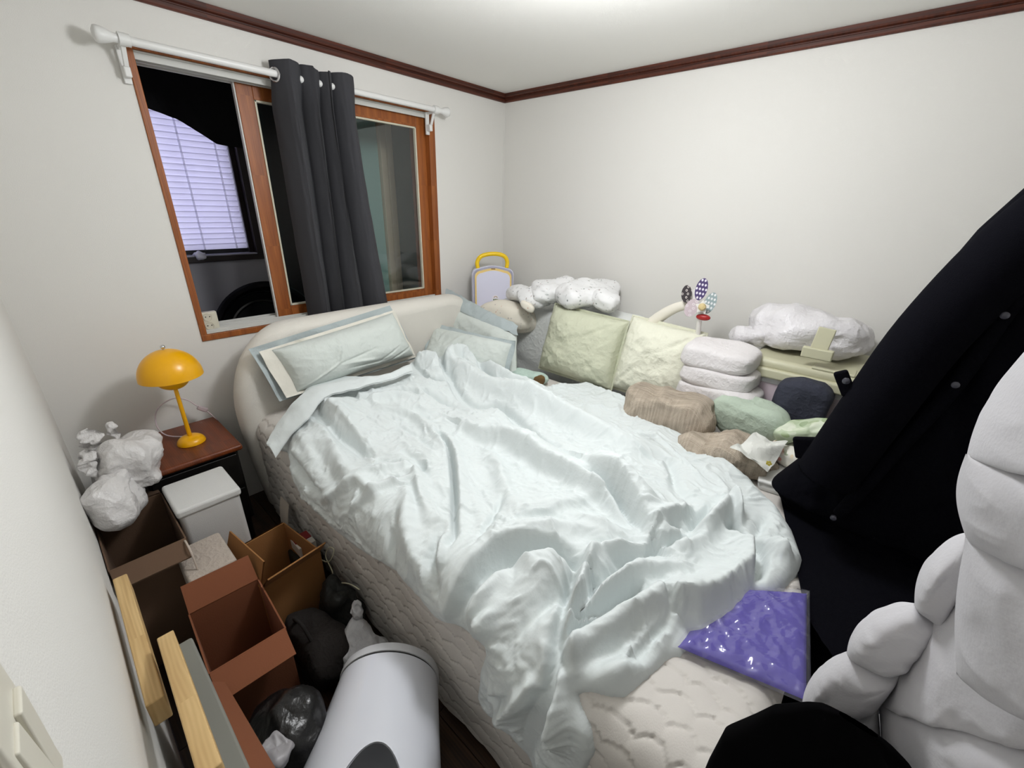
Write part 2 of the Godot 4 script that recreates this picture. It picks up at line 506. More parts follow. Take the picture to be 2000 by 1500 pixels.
	for j in cm:
		for i in cn: S.append(inside_distance(B, Vector2(DA + i * cs * DS, DZ + j * cs * DS)))
	var P := PackedVector3Array()
	P.resize(DNA * DNZ)
	var inside := PackedFloat32Array()
	inside.resize(DNA * DNZ)
	for j in DNZ:
		var z := DZ + j * DS
		var gj := j / cs
		var fj := float(j % cs) / cs
		for i in DNA:
			var a := DA + i * DS
			var gi := i / cs
			var fi := float(i % cs) / cs
			var s00 := S[gj * cn + gi]; var s10 := S[gj * cn + gi + 1]; var s01 := S[(gj + 1) * cn + gi]; var s11 := S[(gj + 1) * cn + gi + 1]
			var sd := lerpf(lerpf(s00, s10, fi), lerpf(s01, s11, fi), fj)
			inside[j * DNA + i] = sd
			if sd < -0.02: continue
			if sd < 0.0:
				# pull the outermost vertices back onto the border
				var gx := lerpf(s10 - s00, s11 - s01, fj) / (cs * DS)
				var gz := lerpf(s01 - s00, s11 - s10, fi) / (cs * DS)
				var gl := maxf(0.3, sqrt(gx * gx + gz * gz))
				P[j * DNA + i] = over_edge(a - gx / gl * sd, z - gz / gl * sd, -0.004 + head(a, z))
				continue
			var on_top := smoothstep(-0.16, 0.0, a)
			var rim := lerpf(0.035, 0.065, on_top)
			var wd := lerpf(0.03, 0.055, on_top)
			if z < 0.75 and a > -0.1: rim = lerpf(0.022, rim, smoothstep(0.5, 0.75, z)); wd = lerpf(0.012, wd, smoothstep(0.5, 0.75, z))
			var q := 1.0 - minf(sd / wd, 1.0)
			var edge := sqrt(1.0 - q * q)
			var k := minf(1.0, sd / 0.05)
			# fine wrinkles run mostly along the bed
			var wx := a + 0.05 * nb.get_noise_2d(a * 2.0, z * 2.0)
			var wz := z + 0.05 * nb.get_noise_2d(a * 2.0 + 7.0, z * 2.0)
			var rn := nw.get_noise_2d(wx * 1.5 - wz * 0.35, wz * 0.75 + wx * 0.2)
			var rf := nf.get_noise_2d(wx * 1.3 - wz * 0.4, wz * 0.8 + wx * 0.25)
			var d := H[j * DNA + i] + (0.004 * rn + 0.011 * pow(maxf(0.0, rn), 2.2)) + rf * 0.002 + 0.0032 * pow(maxf(0.0, rf), 2.0) + nb.get_noise_2d(a, z) * 0.02
			if d < -0.05: d = -0.05 - 0.4 * (-0.05 - d) if d > -0.2 else -0.09
			P[j * DNA + i] = over_edge(a, z, -0.004 + head(a, z) + maxf(0.028, rim + d * k) * edge)
	var g := G.new()
	var skip := PackedByteArray()
	skip.resize(DNA * DNZ)
	for j in DNZ - 1:
		for i in DNA - 1:
			var o := j * DNA + i
			var m := maxf(maxf(inside[o], inside[o + 1]), maxf(inside[o + DNA], inside[o + DNA + 1]))
			var lo := minf(minf(inside[o], inside[o + 1]), minf(inside[o + DNA], inside[o + DNA + 1]))
			skip[o] = 1 if m <= 0.0 or lo < -0.018 else 0
	g.sheet(P, DNA, DNZ, false, skip)
	# keep only the vertices that are used
	var re := PackedInt32Array()
	re.resize(g.V.size()); re.fill(-1)
	var h := G.new()
	for k in g.I.size():
		var v := g.I[k]
		if re[v] < 0:
			re[v] = h.V.size()
			h.V.append(g.V[v]); h.N.append(g.N[v]); h.T.append(g.T[v])
		h.I.append(re[v])
	return h

# the bedding lies higher at the head, over the foot of the pillows
func head(a: float, z: float) -> float:
	return 0.125 * (1.0 - smoothstep(0.42, 1.05, z)) * smoothstep(-0.05, 0.16, a)

# ---------------------------------------------------------------- hanging clothes
# rows of [y, z at the left, z at the right, x of the middle, half thickness]; the side towards -x faces the room
func garment(g: G, rows: Array, seed_: int, fold_amp := 0.02, fold_count := 5.0, puff := 0.0, puff_h := 0.13, puff_y := 0.0, nu := 96, nv := 110, slope := 0.0) -> void:
	var n := noise(seed_, 3.0, 2)
	var nw := noise(seed_ + 5, 9.0, 3, true)
	g.grid(nu, nv, func(u: float, v: float) -> Vector3:
		var k := v * (rows.size() - 1)
		var i := int(minf(k, rows.size() - 1.001)); var m := k - i
		var A: Array = rows[i]; var B: Array = rows[i + 1]
		var y := lerpf(A[0], B[0], m); var zl := lerpf(A[1], B[1], m); var zr := lerpf(A[2], B[2], m)
		var xm := lerpf(A[3], B[3], m); var th := lerpf(A[4], B[4], m)
		var ph := TAU * u if u < 0.9999 else 0.0
		var c := cos(ph); var s := sin(ph)
		var zc := signf(c) * pow(absf(c), 0.8); var xs := signf(s) * pow(absf(s), 0.7 if puff == 0 else 0.42)
		var z := (zl + zr) / 2 - zc * (zr - zl) / 2
		var f := fold_amp * sin(fold_count * (z + 0.25 * n.get_noise_2d(z, y * 0.6)) * TAU + 2.0 * y) * (0.35 + 0.65 * v)
		f += nw.get_noise_3d(z * 0.8, y * (2.4 if puff > 0 else 0.8), s) * fold_amp * 0.5
		var p := 0.0
		if puff > 0:
			var yy := y + slope * (z - zl) + 0.02 * n.get_noise_2d(z * 2.0, 3.0)
			p = puff * (pow(absf(sin(PI * (yy - puff_y) / puff_h)), 0.55) - 0.5)
		var seam := 0.0
		if puff > 0: seam = 0.012 * exp(-pow((z - zl - 0.085) / 0.008, 2.0)) + 0.010 * exp(-pow((z - zl - 0.30) / 0.008, 2.0))
		return Vector3(xm - xs * th - (f + p * (0.45 if puff > 0 else 1.0) - seam) * s, y, z - zc * p), true)

# ================================================================ the scene
func _ready() -> void:
	# camera
	var cam := Camera3D.new()
	cam.name = "camera"
	add_child(cam)
	cam.position = Vector3(0.06, 1.55, 2.4)
	cam.rotation_order = EULER_ORDER_YXZ
	cam.rotation = Vector3(-0.39553, -0.85005, 0.026335)
	cam.fov = 84.54
	cam.near = 0.01
	cam.current = true
	# sky and exposure: a pale violet evening sky behind the blind
	var we := WorldEnvironment.new()
	we.name = "environment"
	var env := Environment.new()
	env.background_mode = Environment.BG_COLOR
	env.background_color = Color(0.86, 0.86, 1.0)
	env.background_energy_multiplier = 3.0
	env.ambient_light_source = Environment.AMBIENT_SOURCE_DISABLED
	env.tonemap_mode = Environment.TONE_MAPPER_LINEAR
	env.tonemap_exposure = 1.0
	env.sdfgi_enabled = true
	env.ssao_enabled = true
	env.ssil_enabled = true
	we.environment = env
	add_child(we)
	# the room's own lamp: a flat round fitting in the middle of the ceiling, above the frame
	var lt := OmniLight3D.new()
	lt.name = "ceiling_lamp_light"
	lt.position = Vector3(1.26, 2.06, 1.62)
	lt.light_color = Color(0.985, 0.99, 1.0)
	lt.light_energy = 1.03
	lt.light_size = 0.13
	lt.omni_range = 9.0
	lt.omni_attenuation = 2.0
	lt.shadow_enabled = true
	add_child(lt)

	# ---- shared textures and materials
	var t_weave := weave()
	var t_wrinkle := tex(noise(21, 0.012, 4, true))
	var t_fine := tex(noise(22, 0.05, 3))
	var t_boucle := tex(noise(23, 0.09, 2, false, FastNoiseLite.TYPE_CELLULAR))
	var t_fur := tex(noise(24, 0.06, 4, true))
	var w_red := grain(Color(0.20, 0.085, 0.05), Color(0.42, 0.20, 0.115), false, 4)
	var w_orange := grain(Color(0.50, 0.265, 0.10), Color(0.66, 0.385, 0.17), true, 6)
	var w_pine := grain(Color(0.72, 0.585, 0.385), Color(0.84, 0.72, 0.51), true, 8)
	var w_floor := grain(Color(0.20, 0.135, 0.09), Color(0.34, 0.24, 0.165), true, 9)
	var m_wall := mat(Color(0.895, 0.888, 0.868), 0.92, t_fine, 0.03, 9.0)
	var m_ceil := mat(Color(0.945, 0.94, 0.92), 0.95, t_fine, 0.03, 9.0)
	var m_trim := mat(Color.WHITE, 0.5); m_trim.albedo_texture = w_red; m_trim.uv1_triplanar = true; m_trim.uv1_scale = Vector3(1.2, 1.2, 1.2)
	var m_wood := mat(Color.WHITE, 0.45); m_wood.albedo_texture = w_orange; m_wood.uv1_triplanar = true; m_wood.uv1_scale = Vector3(3, 3, 3)
	var m_top := mat(Color(0.72, 0.62, 0.60), 0.35); m_top.albedo_texture = w_orange; m_top.uv1_triplanar = true; m_top.uv1_scale = Vector3(3, 3, 3)
	var m_pine := mat(Color.WHITE, 0.6); m_pine.albedo_texture = w_pine; m_pine.uv1_triplanar = true; m_pine.uv1_scale = Vector3(3, 3, 3)
	var m_darkwood := mat(Color(0.10, 0.045, 0.04), 0.5)
	var m_white := mat(Color(0.90, 0.90, 0.89), 0.35)
	var m_gloss := mat(Color(0.86, 0.87, 0.90), 0.16)
	var m_track := mat(Color(0.80, 0.80, 0.78), 0.5)
	var m_bead := mat(Color(0.82, 0.80, 0.72), 0.5)
	var m_black := mat(Color(0.02, 0.02, 0.022), 0.5)
	var m_chrome := mat(Color(0.85, 0.85, 0.86), 0.12); m_chrome.metallic = 1.0
	var m_mint := mat(Color(0.85, 0.875, 0.873), 0.85, t_wrinkle, 0.17, 2.4)
	var m_mint_pillow := mat(Color(0.82, 0.845, 0.825), 0.85, t_wrinkle, 0.25, 2.6)
	var m_mint_dark := mat(Color(0.70, 0.74, 0.745), 0.85, t_wrinkle, 0.25, 3.0)
	var m_ivory := mat(Color(0.89, 0.875, 0.83), 0.85, t_wrinkle, 0.15, 3.0)
	var m_boucle := mat(Color(0.875, 0.86, 0.825), 0.95, t_boucle, 0.12, 9.0)
	var m_pad := mat(Color(0.83, 0.81, 0.785), 0.9, t_fine, 0.03, 8.0)
	var m_curtain := mat(Color(0.23, 0.23, 0.245), 0.95, t_weave, 0.05, 9.0)

	room(m_wall, m_ceil, m_trim, w_floor)
	windows(m_wood, m_bead, m_track, m_darkwood, m_black)
	curtain(m_white, m_chrome, m_curtain)
	bed(m_boucle, m_pad)
	bedding(m_mint, m_mint_pillow, m_mint_dark, m_ivory)
	lamp_corner(m_top, m_black, m_chrome, m_white)
	left_pile(m_pine, m_gloss, t_wrinkle, t_fine)
	right_pile(t_wrinkle, t_fine, t_fur, m_white)
	clothes(t_fine, t_wrinkle)

func room(m_wall: Material, m_ceil: Material, m_trim: Material, w_floor: Texture2D) -> void:
	var xl := -0.03
	var xr := 2.635
	var zf := 3.35
	var hc := 2.28
	var g := G.new()
	g.box(Vector3(1.3, -0.075, 1.6), Vector3(3.2, 0.11, 3.9))
	var fl := struct(g, "floor", mat(Color(0.10, 0.07, 0.05), 0.6))
	# planks, where the floor shows
	var rg := RandomNumberGenerator.new(); rg.seed = 4
	var pm := []
	for k in 3:
		var m := mat(Color(1, 1, 1).darkened(0.12 * k), 0.42); m.albedo_texture = w_floor; m.uv1_triplanar = true; m.uv1_scale = Vector3(2.5, 2.5, 2.5); m.uv1_offset = Vector3(0.3 * k, 0, 0.21 * k)
		pm.append(m)
	for c in 9:
		var z := 0.0 - rg.randf() * 0.7
		while z < zf:
			var p := G.new()
			var z0 := maxf(z, 0.0); var z1 := minf(z + 0.9, zf)
			p.rbox(Vector3(xl + 0.06 + c * 0.12, -0.009, (z0 + z1) / 2), Vector3(0.1185, 0.018, z1 - z0 - 0.0015), 0.0015)
			build(p, "plank", pm[rg.randi() % 3], fl)
			z += 0.9
	g = G.new()
	g.box(Vector3(xl + 1.08 + (xr - xl - 1.08) / 2, -0.009, zf / 2), Vector3(xr - xl - 1.08, 0.018, zf))
	build(g, "plank", pm[1], fl)
	# window wall with its opening
	var ox0 := 0.53; var ox1 := 1.995; var oy0 := 0.92; var oy1 := 2.085
	g = G.new()
	g.box(Vector3((xl + ox0) / 2 - 0.1, hc / 2, -0.1), Vector3(ox0 - xl + 0.2, hc, 0.2))
	g.box(Vector3((xr + ox1) / 2 + 0.1, hc / 2, -0.1), Vector3(xr - ox1 + 0.2, hc, 0.2))
	g.box(Vector3((ox0 + ox1) / 2, oy0 / 2, -0.1), Vector3(ox1 - ox0, oy0, 0.2))
	g.box(Vector3((ox0 + ox1) / 2, (oy1 + hc) / 2, -0.1), Vector3(ox1 - ox0, hc - oy1, 0.2))
	struct(g, "wall_back", m_wall)
	g = G.new(); g.box(Vector3(xr + 0.075, hc / 2, zf / 2), Vector3(0.15, hc, zf)); struct(g, "wall_right", m_wall)
	g = G.new(); g.box(Vector3(xl - 0.075, hc / 2, zf / 2), Vector3(0.15, hc, zf)); struct(g, "wall_left", m_wall)
	g = G.new(); g.box(Vector3(1.3, hc / 2, zf + 0.075), Vector3(3.0, hc, 0.15)); struct(g, "wall_front", m_wall)
	g = G.new(); g.box(Vector3(1.3, hc + 0.075, 1.6), Vector3(3.2, 0.15, 3.9)); struct(g, "ceiling", m_ceil)
	# crown moulding of dark red wood: two steps with a groove between them
	var prof := PackedVector2Array([Vector2(0, 2.228), Vector2(0.010, 2.228), Vector2(0.014, 2.234), Vector2(0.014, 2.247), Vector2(0.010, 2.250), Vector2(0.010, 2.254), Vector2(0.022, 2.258), Vector2(0.026, 2.264), Vector2(0.026, 2.2795), Vector2(0, 2.2795)])
	g = G.new(); g.prism(prof, xr - xl, Transform3D(Basis(Vector3(0, 0, 1), Vector3.UP, Vector3(1, 0, 0)), Vector3(xl, 0, 0))); struct(g, "trim_1", m_trim)
	g = G.new(); g.prism(prof, zf, Transform3D(Basis(Vector3(-1, 0, 0), Vector3.UP, Vector3(0, 0, 1)), Vector3(xr, 0, 0))); struct(g, "trim_2", m_trim)
	g = G.new(); g.prism(prof, zf, Transform3D(Basis(Vector3(1, 0, 0), Vector3.UP, Vector3(0, 0, 1)), Vector3(xl, 0, 0))); struct(g, "trim_3", m_trim)
	# overlap of the wallpaper in the corner
	g = G.new(); g.box(Vector3(xr - 0.006, 1.114, 0.0008), Vector3(0.012, 2.228, 0.0016)); struct(g, "trim_4", m_wall)
	# ceiling lamp, just above the frame
	var t := thing("ceiling_lamp", Vector3(1.26, hc, 1.62), "round white flush lamp in the middle of the ceiling", "lamp")
	g = G.new(); g.lathe([Vector2(0.19, 0), Vector2(0.19, -0.02), Vector2(0.175, -0.03), Vector2(0.0, -0.03)], 48, Transform3D(Basis.IDENTITY, t.position)); build(g, "base", mat(Color(0.9, 0.9, 0.9), 0.5), t)
	var me := mat(Color(0.95, 0.95, 0.95), 0.6); me.emission_enabled = true; me.emission = Color(0.985, 0.99, 1.0); me.emission_energy_multiplier = 2.0
	g = G.new(); g.lathe([Vector2(0.168, -0.0305), Vector2(0.165, -0.05), Vector2(0.14, -0.07), Vector2(0.07, -0.078), Vector2(0.0, -0.08)], 48, Transform3D(Basis.IDENTITY, t.position)); build(g, "diffuser", me, t)
	# switch plate on the near left wall
	t = thing("wall_switch", Vector3(-0.030,1.203,2.052), "cream wall switch plate on the left wall beside the camera", "switch")
	var p0: Vector3 = t.position
	var mc := mat(Color(0.86, 0.845, 0.79), 0.4)
	g = G.new(); g.rbox(Vector3(-0.0275, p0.y, p0.z), Vector3(0.005, 0.12, 0.075), 0.0024); build(g, "plate", mc, t)
	for k in 2:
		g = G.new(); g.rbox(Vector3(-0.0245, p0.y, p0.z - 0.0155 + 0.031 * k), Vector3(0.005, 0.066, 0.027), 0.002, Basis(Vector3(0, 0, 1), 0.03 if k else -0.03)); build(g, "rocker", mc, t)

func bar(g: G, x0: float, x1: float, y0: float, y1: float, z0: float, z1: float, r := 0.003) -> void:
	g.rbox(Vector3((x0 + x1) / 2, (y0 + y1) / 2, (z0 + z1) / 2), Vector3(x1 - x0, y1 - y0, z1 - z0), r)

func windows(m_wood: Material, m_bead: Material, m_track: Material, m_dark: Material, m_black: Material) -> void:
	var w := struct_root("window_1")
	var ox0 := 0.53; var ox1 := 1.995; var oy0 := 0.92; var oy1 := 2.085
	var g := G.new(); bar(g, ox0, ox0 + 0.026, oy0, oy1, -0.2, 0.006); build(g, "jamb", m_wood, w)
	g = G.new(); bar(g, ox1 - 0.046, ox1, oy0, oy1, -0.2, 0.006); build(g, "jamb", m_wood, w)
	g = G.new(); bar(g, ox0, ox1, oy0, oy0 + 0.03, -0.2, 0.007); build(g, "sill", m_wood, w)
	g = G.new(); bar(g, ox0, ox1, oy1 - 0.014, oy1, -0.2, 0.006); build(g, "head_board", m_wood, w)
	# white tracks, bottom and top
	g = G.new()
	bar(g, ox0 + 0.026, ox1 - 0.046, oy0 + 0.03, oy0 + 0.036, -0.2, 0.0)
	for z in [-0.008, -0.05, -0.10, -0.15]: bar(g, ox0 + 0.026, ox1 - 0.046, oy0 + 0.036, oy0 + 0.05, z - 0.005, z, 0.001)
	build(g, "bottom_track", m_track, w)
	g = G.new()
	bar(g, ox0 + 0.026, ox1 - 0.046, oy1 - 0.022, oy1 - 0.014, -0.2, 0.0)
	for z in [-0.003, -0.05, -0.10]: bar(g, ox0 + 0.026, ox1 - 0.046, oy1 - 0.045, oy1 - 0.022, z - 0.006, z, 0.001)
	build(g, "top_track", m_track, w)
	var gl := glass(Color(0.10, 0.16, 0.15), 0.05)
	for s in [[0.918, 1.46, -0.075], [1.345, 1.948, -0.03]]:
		var x0: float = s[0]; var x1: float = s[1]; var z: float = s[2]
		var y0 := 0.960; var y1 := 2.056
		var st := 0.072
		var sh := Node3D.new(); sh.name = numbered("sash", w); w.add_child(sh, true)
		g = G.new(); bar(g, x0, x0 + st, y0, y1, z - 0.028, z); build(g, "stile", m_wood, sh)
		g = G.new(); bar(g, x1 - st, x1, y0, y1, z - 0.028, z); build(g, "stile", m_wood, sh)
		g = G.new(); bar(g, x0 + st, x1 - st, y0, y0 + 0.056, z - 0.028, z - 0.001); build(g, "rail", m_wood, sh)
		g = G.new(); bar(g, x0 + st, x1 - st, y1 - 0.068, y1, z - 0.028, z - 0.001); build(g, "rail", m_wood, sh)
		g = G.new()
		bar(g, x0 + st, x0 + st + 0.009, y0 + 0.056, y1 - 0.068, z - 0.02, z + 0.002, 0.002)
		bar(g, x1 - st - 0.009, x1 - st, y0 + 0.056, y1 - 0.068, z - 0.02, z + 0.002, 0.002)
		bar(g, x0 + st, x1 - st, y0 + 0.056, y0 + 0.065, z - 0.02, z + 0.002, 0.002)
		bar(g, x0 + st, x1 - st, y1 - 0.077, y1 - 0.068, z - 0.02, z + 0.002, 0.002)
		build(g, "bead", m_bead, sh)
		g = G.new(); g.box(Vector3((x0 + x1) / 2, (y0 + y1) / 2, z - 0.013), Vector3(x1 - x0 - 2 * st - 0.01, y1 - y0 - 0.13, 0.004)); build(g, "pane", gl, sh)
	# weather strip along the free edge of the sash
	g = G.new(); bar(g, 0.911, 0.918, 0.962, 2.054, -0.10, -0.078, 0.001); build(g, "weather_strip", m_track, w)

	# ---- the enclosed balcony behind
	var m_conc := mat(Color(0.60, 0.60, 0.61), 0.95, null)
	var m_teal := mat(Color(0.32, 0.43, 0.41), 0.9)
	var bz := -0.8
	g = G.new()   # outer wall with an opening x 0.3 .. 1.185, y 1.195 .. 2.2
	g.box(Vector3(-0.1, 1.15, bz - 0.1), Vector3(0.8, 2.5, 0.2))
	g.box(Vector3(1.94, 1.15, bz - 0.1), Vector3(1.51, 2.5, 0.2))
	g.box(Vector3(0.742, 0.547, bz - 0.1), Vector3(0.886, 1.296, 0.2))
	g.box(Vector3(0.742, 2.3, bz - 0.1), Vector3(0.886, 0.2, 0.2))
	struct(g, "wall_balcony", m_conc)
	g = G.new()
	g.box(Vector3(-0.35, 1.15, -0.5), Vector3(0.1, 2.5, 0.6))
	g.box(Vector3(2.70, 1.15, -0.5), Vector3(0.1, 2.5, 0.6))
	g.box(Vector3(1.15, 2.4, -0.5), Vector3(3.2, 0.1, 0.8))
	g.box(Vector3(1.15, -0.08, -0.5), Vector3(3.2, 0.1, 0.8))
	struct(g, "wall_balcony_side", m_conc)
	# added boards and posts, coloured as the room mirrored in the right pane
	var pt := struct_root("added_boards_1")
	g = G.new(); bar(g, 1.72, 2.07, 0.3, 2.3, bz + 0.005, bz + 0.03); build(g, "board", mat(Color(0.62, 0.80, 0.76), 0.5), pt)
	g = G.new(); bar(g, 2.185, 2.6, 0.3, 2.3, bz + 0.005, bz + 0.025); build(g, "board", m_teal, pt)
	g = G.new(); bar(g, 1.19, 1.70, 0.3, 2.3, bz + 0.005, bz + 0.03); build(g, "board", mat(Color(0.05, 0.05, 0.055), 0.4), pt)  # added black board, makes the balcony behind the left sash look dark
	var m_reflected_post := mat(Color(0.86, 0.82, 0.70), 0.6)
	g = G.new(); bar(g, 2.075, 2.125, 0.3, 2.3, bz + 0.005, bz + 0.06); build(g, "post", m_reflected_post, pt)
	g = G.new(); bar(g, 2.129, 2.182, 0.3, 2.3, bz + 0.005, bz + 0.06); build(g, "post", m_reflected_post, pt)
	# outer window: dark frame, pale sill, glass
	var o := struct_root("window_2")
	g = G.new(); bar(g, 1.105, 1.185, 1.195, 2.2, bz - 0.12, bz + 0.02); build(g, "jamb", m_dark, o)
	g = G.new(); bar(g, 1.078, 1.105, 1.235, 2.2, bz - 0.12, bz - 0.03); build(g, "stile", m_dark, o)
	g = G.new(); bar(g, 0.3, 0.36, 1.195, 2.2, bz - 0.12, bz + 0.02); build(g, "jamb", m_dark, o)
	g = G.new(); bar(g, 0.3, 1.185, 1.195, 1.228, bz - 0.12, bz + 0.025); build(g, "sill", m_dark, o)
	g = G.new(); bar(g, 0.36, 1.105, 1.228, 1.236, bz - 0.12, bz + 0.02, 0.002); build(g, "sill_track", mat(Color(0.62, 0.62, 0.66), 0.4), o)
	g = G.new(); bar(g, 0.36, 1.105, 1.236, 1.262, bz - 0.11, bz - 0.06, 0.002); build(g, "bottom_rail", mat(Color(0.10, 0.10, 0.12), 0.5), o)
	g = G.new(); bar(g, 0.3, 1.185, 2.15, 2.2, bz - 0.12, bz + 0.02); build(g, "head_board", m_dark, o)
	# pleated paper blind in front of the glass
	var bl := thing("window_blind", Vector3(0.72, 1.26, bz - 0.05), "white slatted blind glowing violet in the outer window", "blind")
	var ms := mat(Color(0.93, 0.92, 0.97), 0.9); ms.backlight_enabled = true; ms.backlight = Color(0.95, 0.95, 0.95)
	var rg := RandomNumberGenerator.new(); rg.seed = 9
	for k in 27:
		g = G.new()
		var y := 1.262 + k * 0.0315
		var tw := rg.randf_range(-0.05, 0.05)
		g.rbox(Vector3(0.718, y + 0.0165, bz - 0.055), Vector3(0.715, 0.0362, 0.0012), 0.0005, Basis(Vector3(1, 0, 0), 0.16 + tw))
		build(g, "slat", ms, bl)
	var mcd := glass(Color(0.95, 0.95, 1.0), 0.3); mcd.roughness = 0.8
	for x in [0.835, 1.012]:
		g = G.new(); g.box(Vector3(x, 1.69, bz - 0.0465), Vector3(0.010, 0.86, 0.0008)); build(g, "ladder_tape", mcd, bl)
	# black cloth hung over the top of the outer window, cut on a slant
	g = G.new()
	var nz := noise(31, 4.0, 2)
	var edge := func(x: float) -> float:
		var k := [[0.2, 2.02], [0.707, 1.984], [0.828, 1.953], [0.90, 1.912], [1.0, 1.85], [1.05, 1.845], [1.18, 1.84]]
		for i in k.size() - 1:
			if x <= k[i + 1][0]: return lerpf(k[i][1], k[i + 1][1], (x - k[i][0]) / (k[i + 1][0] - k[i][0]))
		return 1.856
	for lay in [0.0, 0.004]:
		g.grid(60, 14, func(u: float, v: float) -> Vector3:
			var x := lerpf(0.25, 1.17, u)
			return Vector3(x, lerpf(2.29, edge.call(x), v), bz + 0.035 + lay + 0.012 * v * nz.get_noise_2d(x * 3.0, v)))
	tag(build(g, "blackout_cloth", mat(Color(0.012, 0.012, 0.014), 0.95)), "black cloth hung over the top of the outer window, slanting lower edge", "cloth")
	# crumpled paper on the sill
	g = G.new(); lump(g, Vector3(0.797,1.234,-0.790), Vector3(0.03, 0.012, 0.018), 41, 0.016, 0.8, Basis.IDENTITY, 28, 16, 40.0)
	tag(build(g, "crumpled_tissue", mat(Color(0.9, 0.9, 0.95), 0.8)), "small crumpled white tissue on the outer window sill", "tissue")
	# black rubber tub leaning against the balcony wall
	var tc := Vector3(1.045, 0.735, bz + 0.16)
	var tb := thing("rubber_tub", tc, "large round black rubber tub leaning on the balcony wall behind the open window", "tub")
	var xf := Transform3D(Basis(Vector3(1, 0, 0), PI / 2 - 0.12), tc)
	var m_rub := mat(Color(0.012, 0.012, 0.018), 0.32)
	g = G.new(); g.lathe([Vector2(0.30, 0.03), Vector2(0.325, 0.035), Vector2(0.335, 0.025), Vector2(0.33, 0.01), Vector2(0.31, 0.0), Vector2(0.27, -0.12), Vector2(0.0, -0.125)], 64, xf); build(g, "shell", m_rub, tb)
	g = G.new(); g.lathe([Vector2(0.30, 0.03), Vector2(0.275, -0.02), Vector2(0.268, -0.022), Vector2(0.262, -0.05), Vector2(0.215, -0.07), Vector2(0.205, -0.066), Vector2(0.195, -0.07), Vector2(0.19, -0.105), Vector2(0.0, -0.11)], 64, xf); build(g, "bowl", m_rub, tb)
	# double socket standing in the window track
	var sp := Vector3(0.562,0.990,-0.050)
	var so := thing("wall_socket", Vector3(sp.x, 0.956, sp.z), "cream double socket in the lower left corner of the window", "socket")
	var mcr := mat(Color(0.86, 0.84, 0.77), 0.4)
	g = G.new(); bar(g, 0.558, 0.627, 0.957, 1.045, -0.075, -0.045, 0.004); build(g, "housing", mcr, so)
	g = G.new(); bar(g, 0.561, 0.618, 0.962, 1.040, -0.046, -0.042, 0.002); build(g, "cover", mcr, so)
	for y in [1.022, 0.979]:
		g = G.new(); g.lathe([Vector2(0.019, 0.0), Vector2(0.019, 0.003), Vector2(0.0165, 0.003), Vector2(0.0165, 0.0006), Vector2(0.0, 0.0006)], 28, Transform3D(Basis(Vector3(1, 0, 0), PI / 2), Vector3(0.585, y, -0.042)))
		var ou := build(g, "outlet", mcr, so)
		for s in [-1, 1]:
			g = G.new(); g.lathe([Vector2(0.0026, 0.0), Vector2(0.0026, 0.0012), Vector2(0.0, 0.0012)], 10, Transform3D(Basis(Vector3(1, 0, 0), PI / 2), Vector3(0.585 + 0.0085 * s, y + 0.002, -0.0412))); build(g, "pin_hole", m_black, ou)

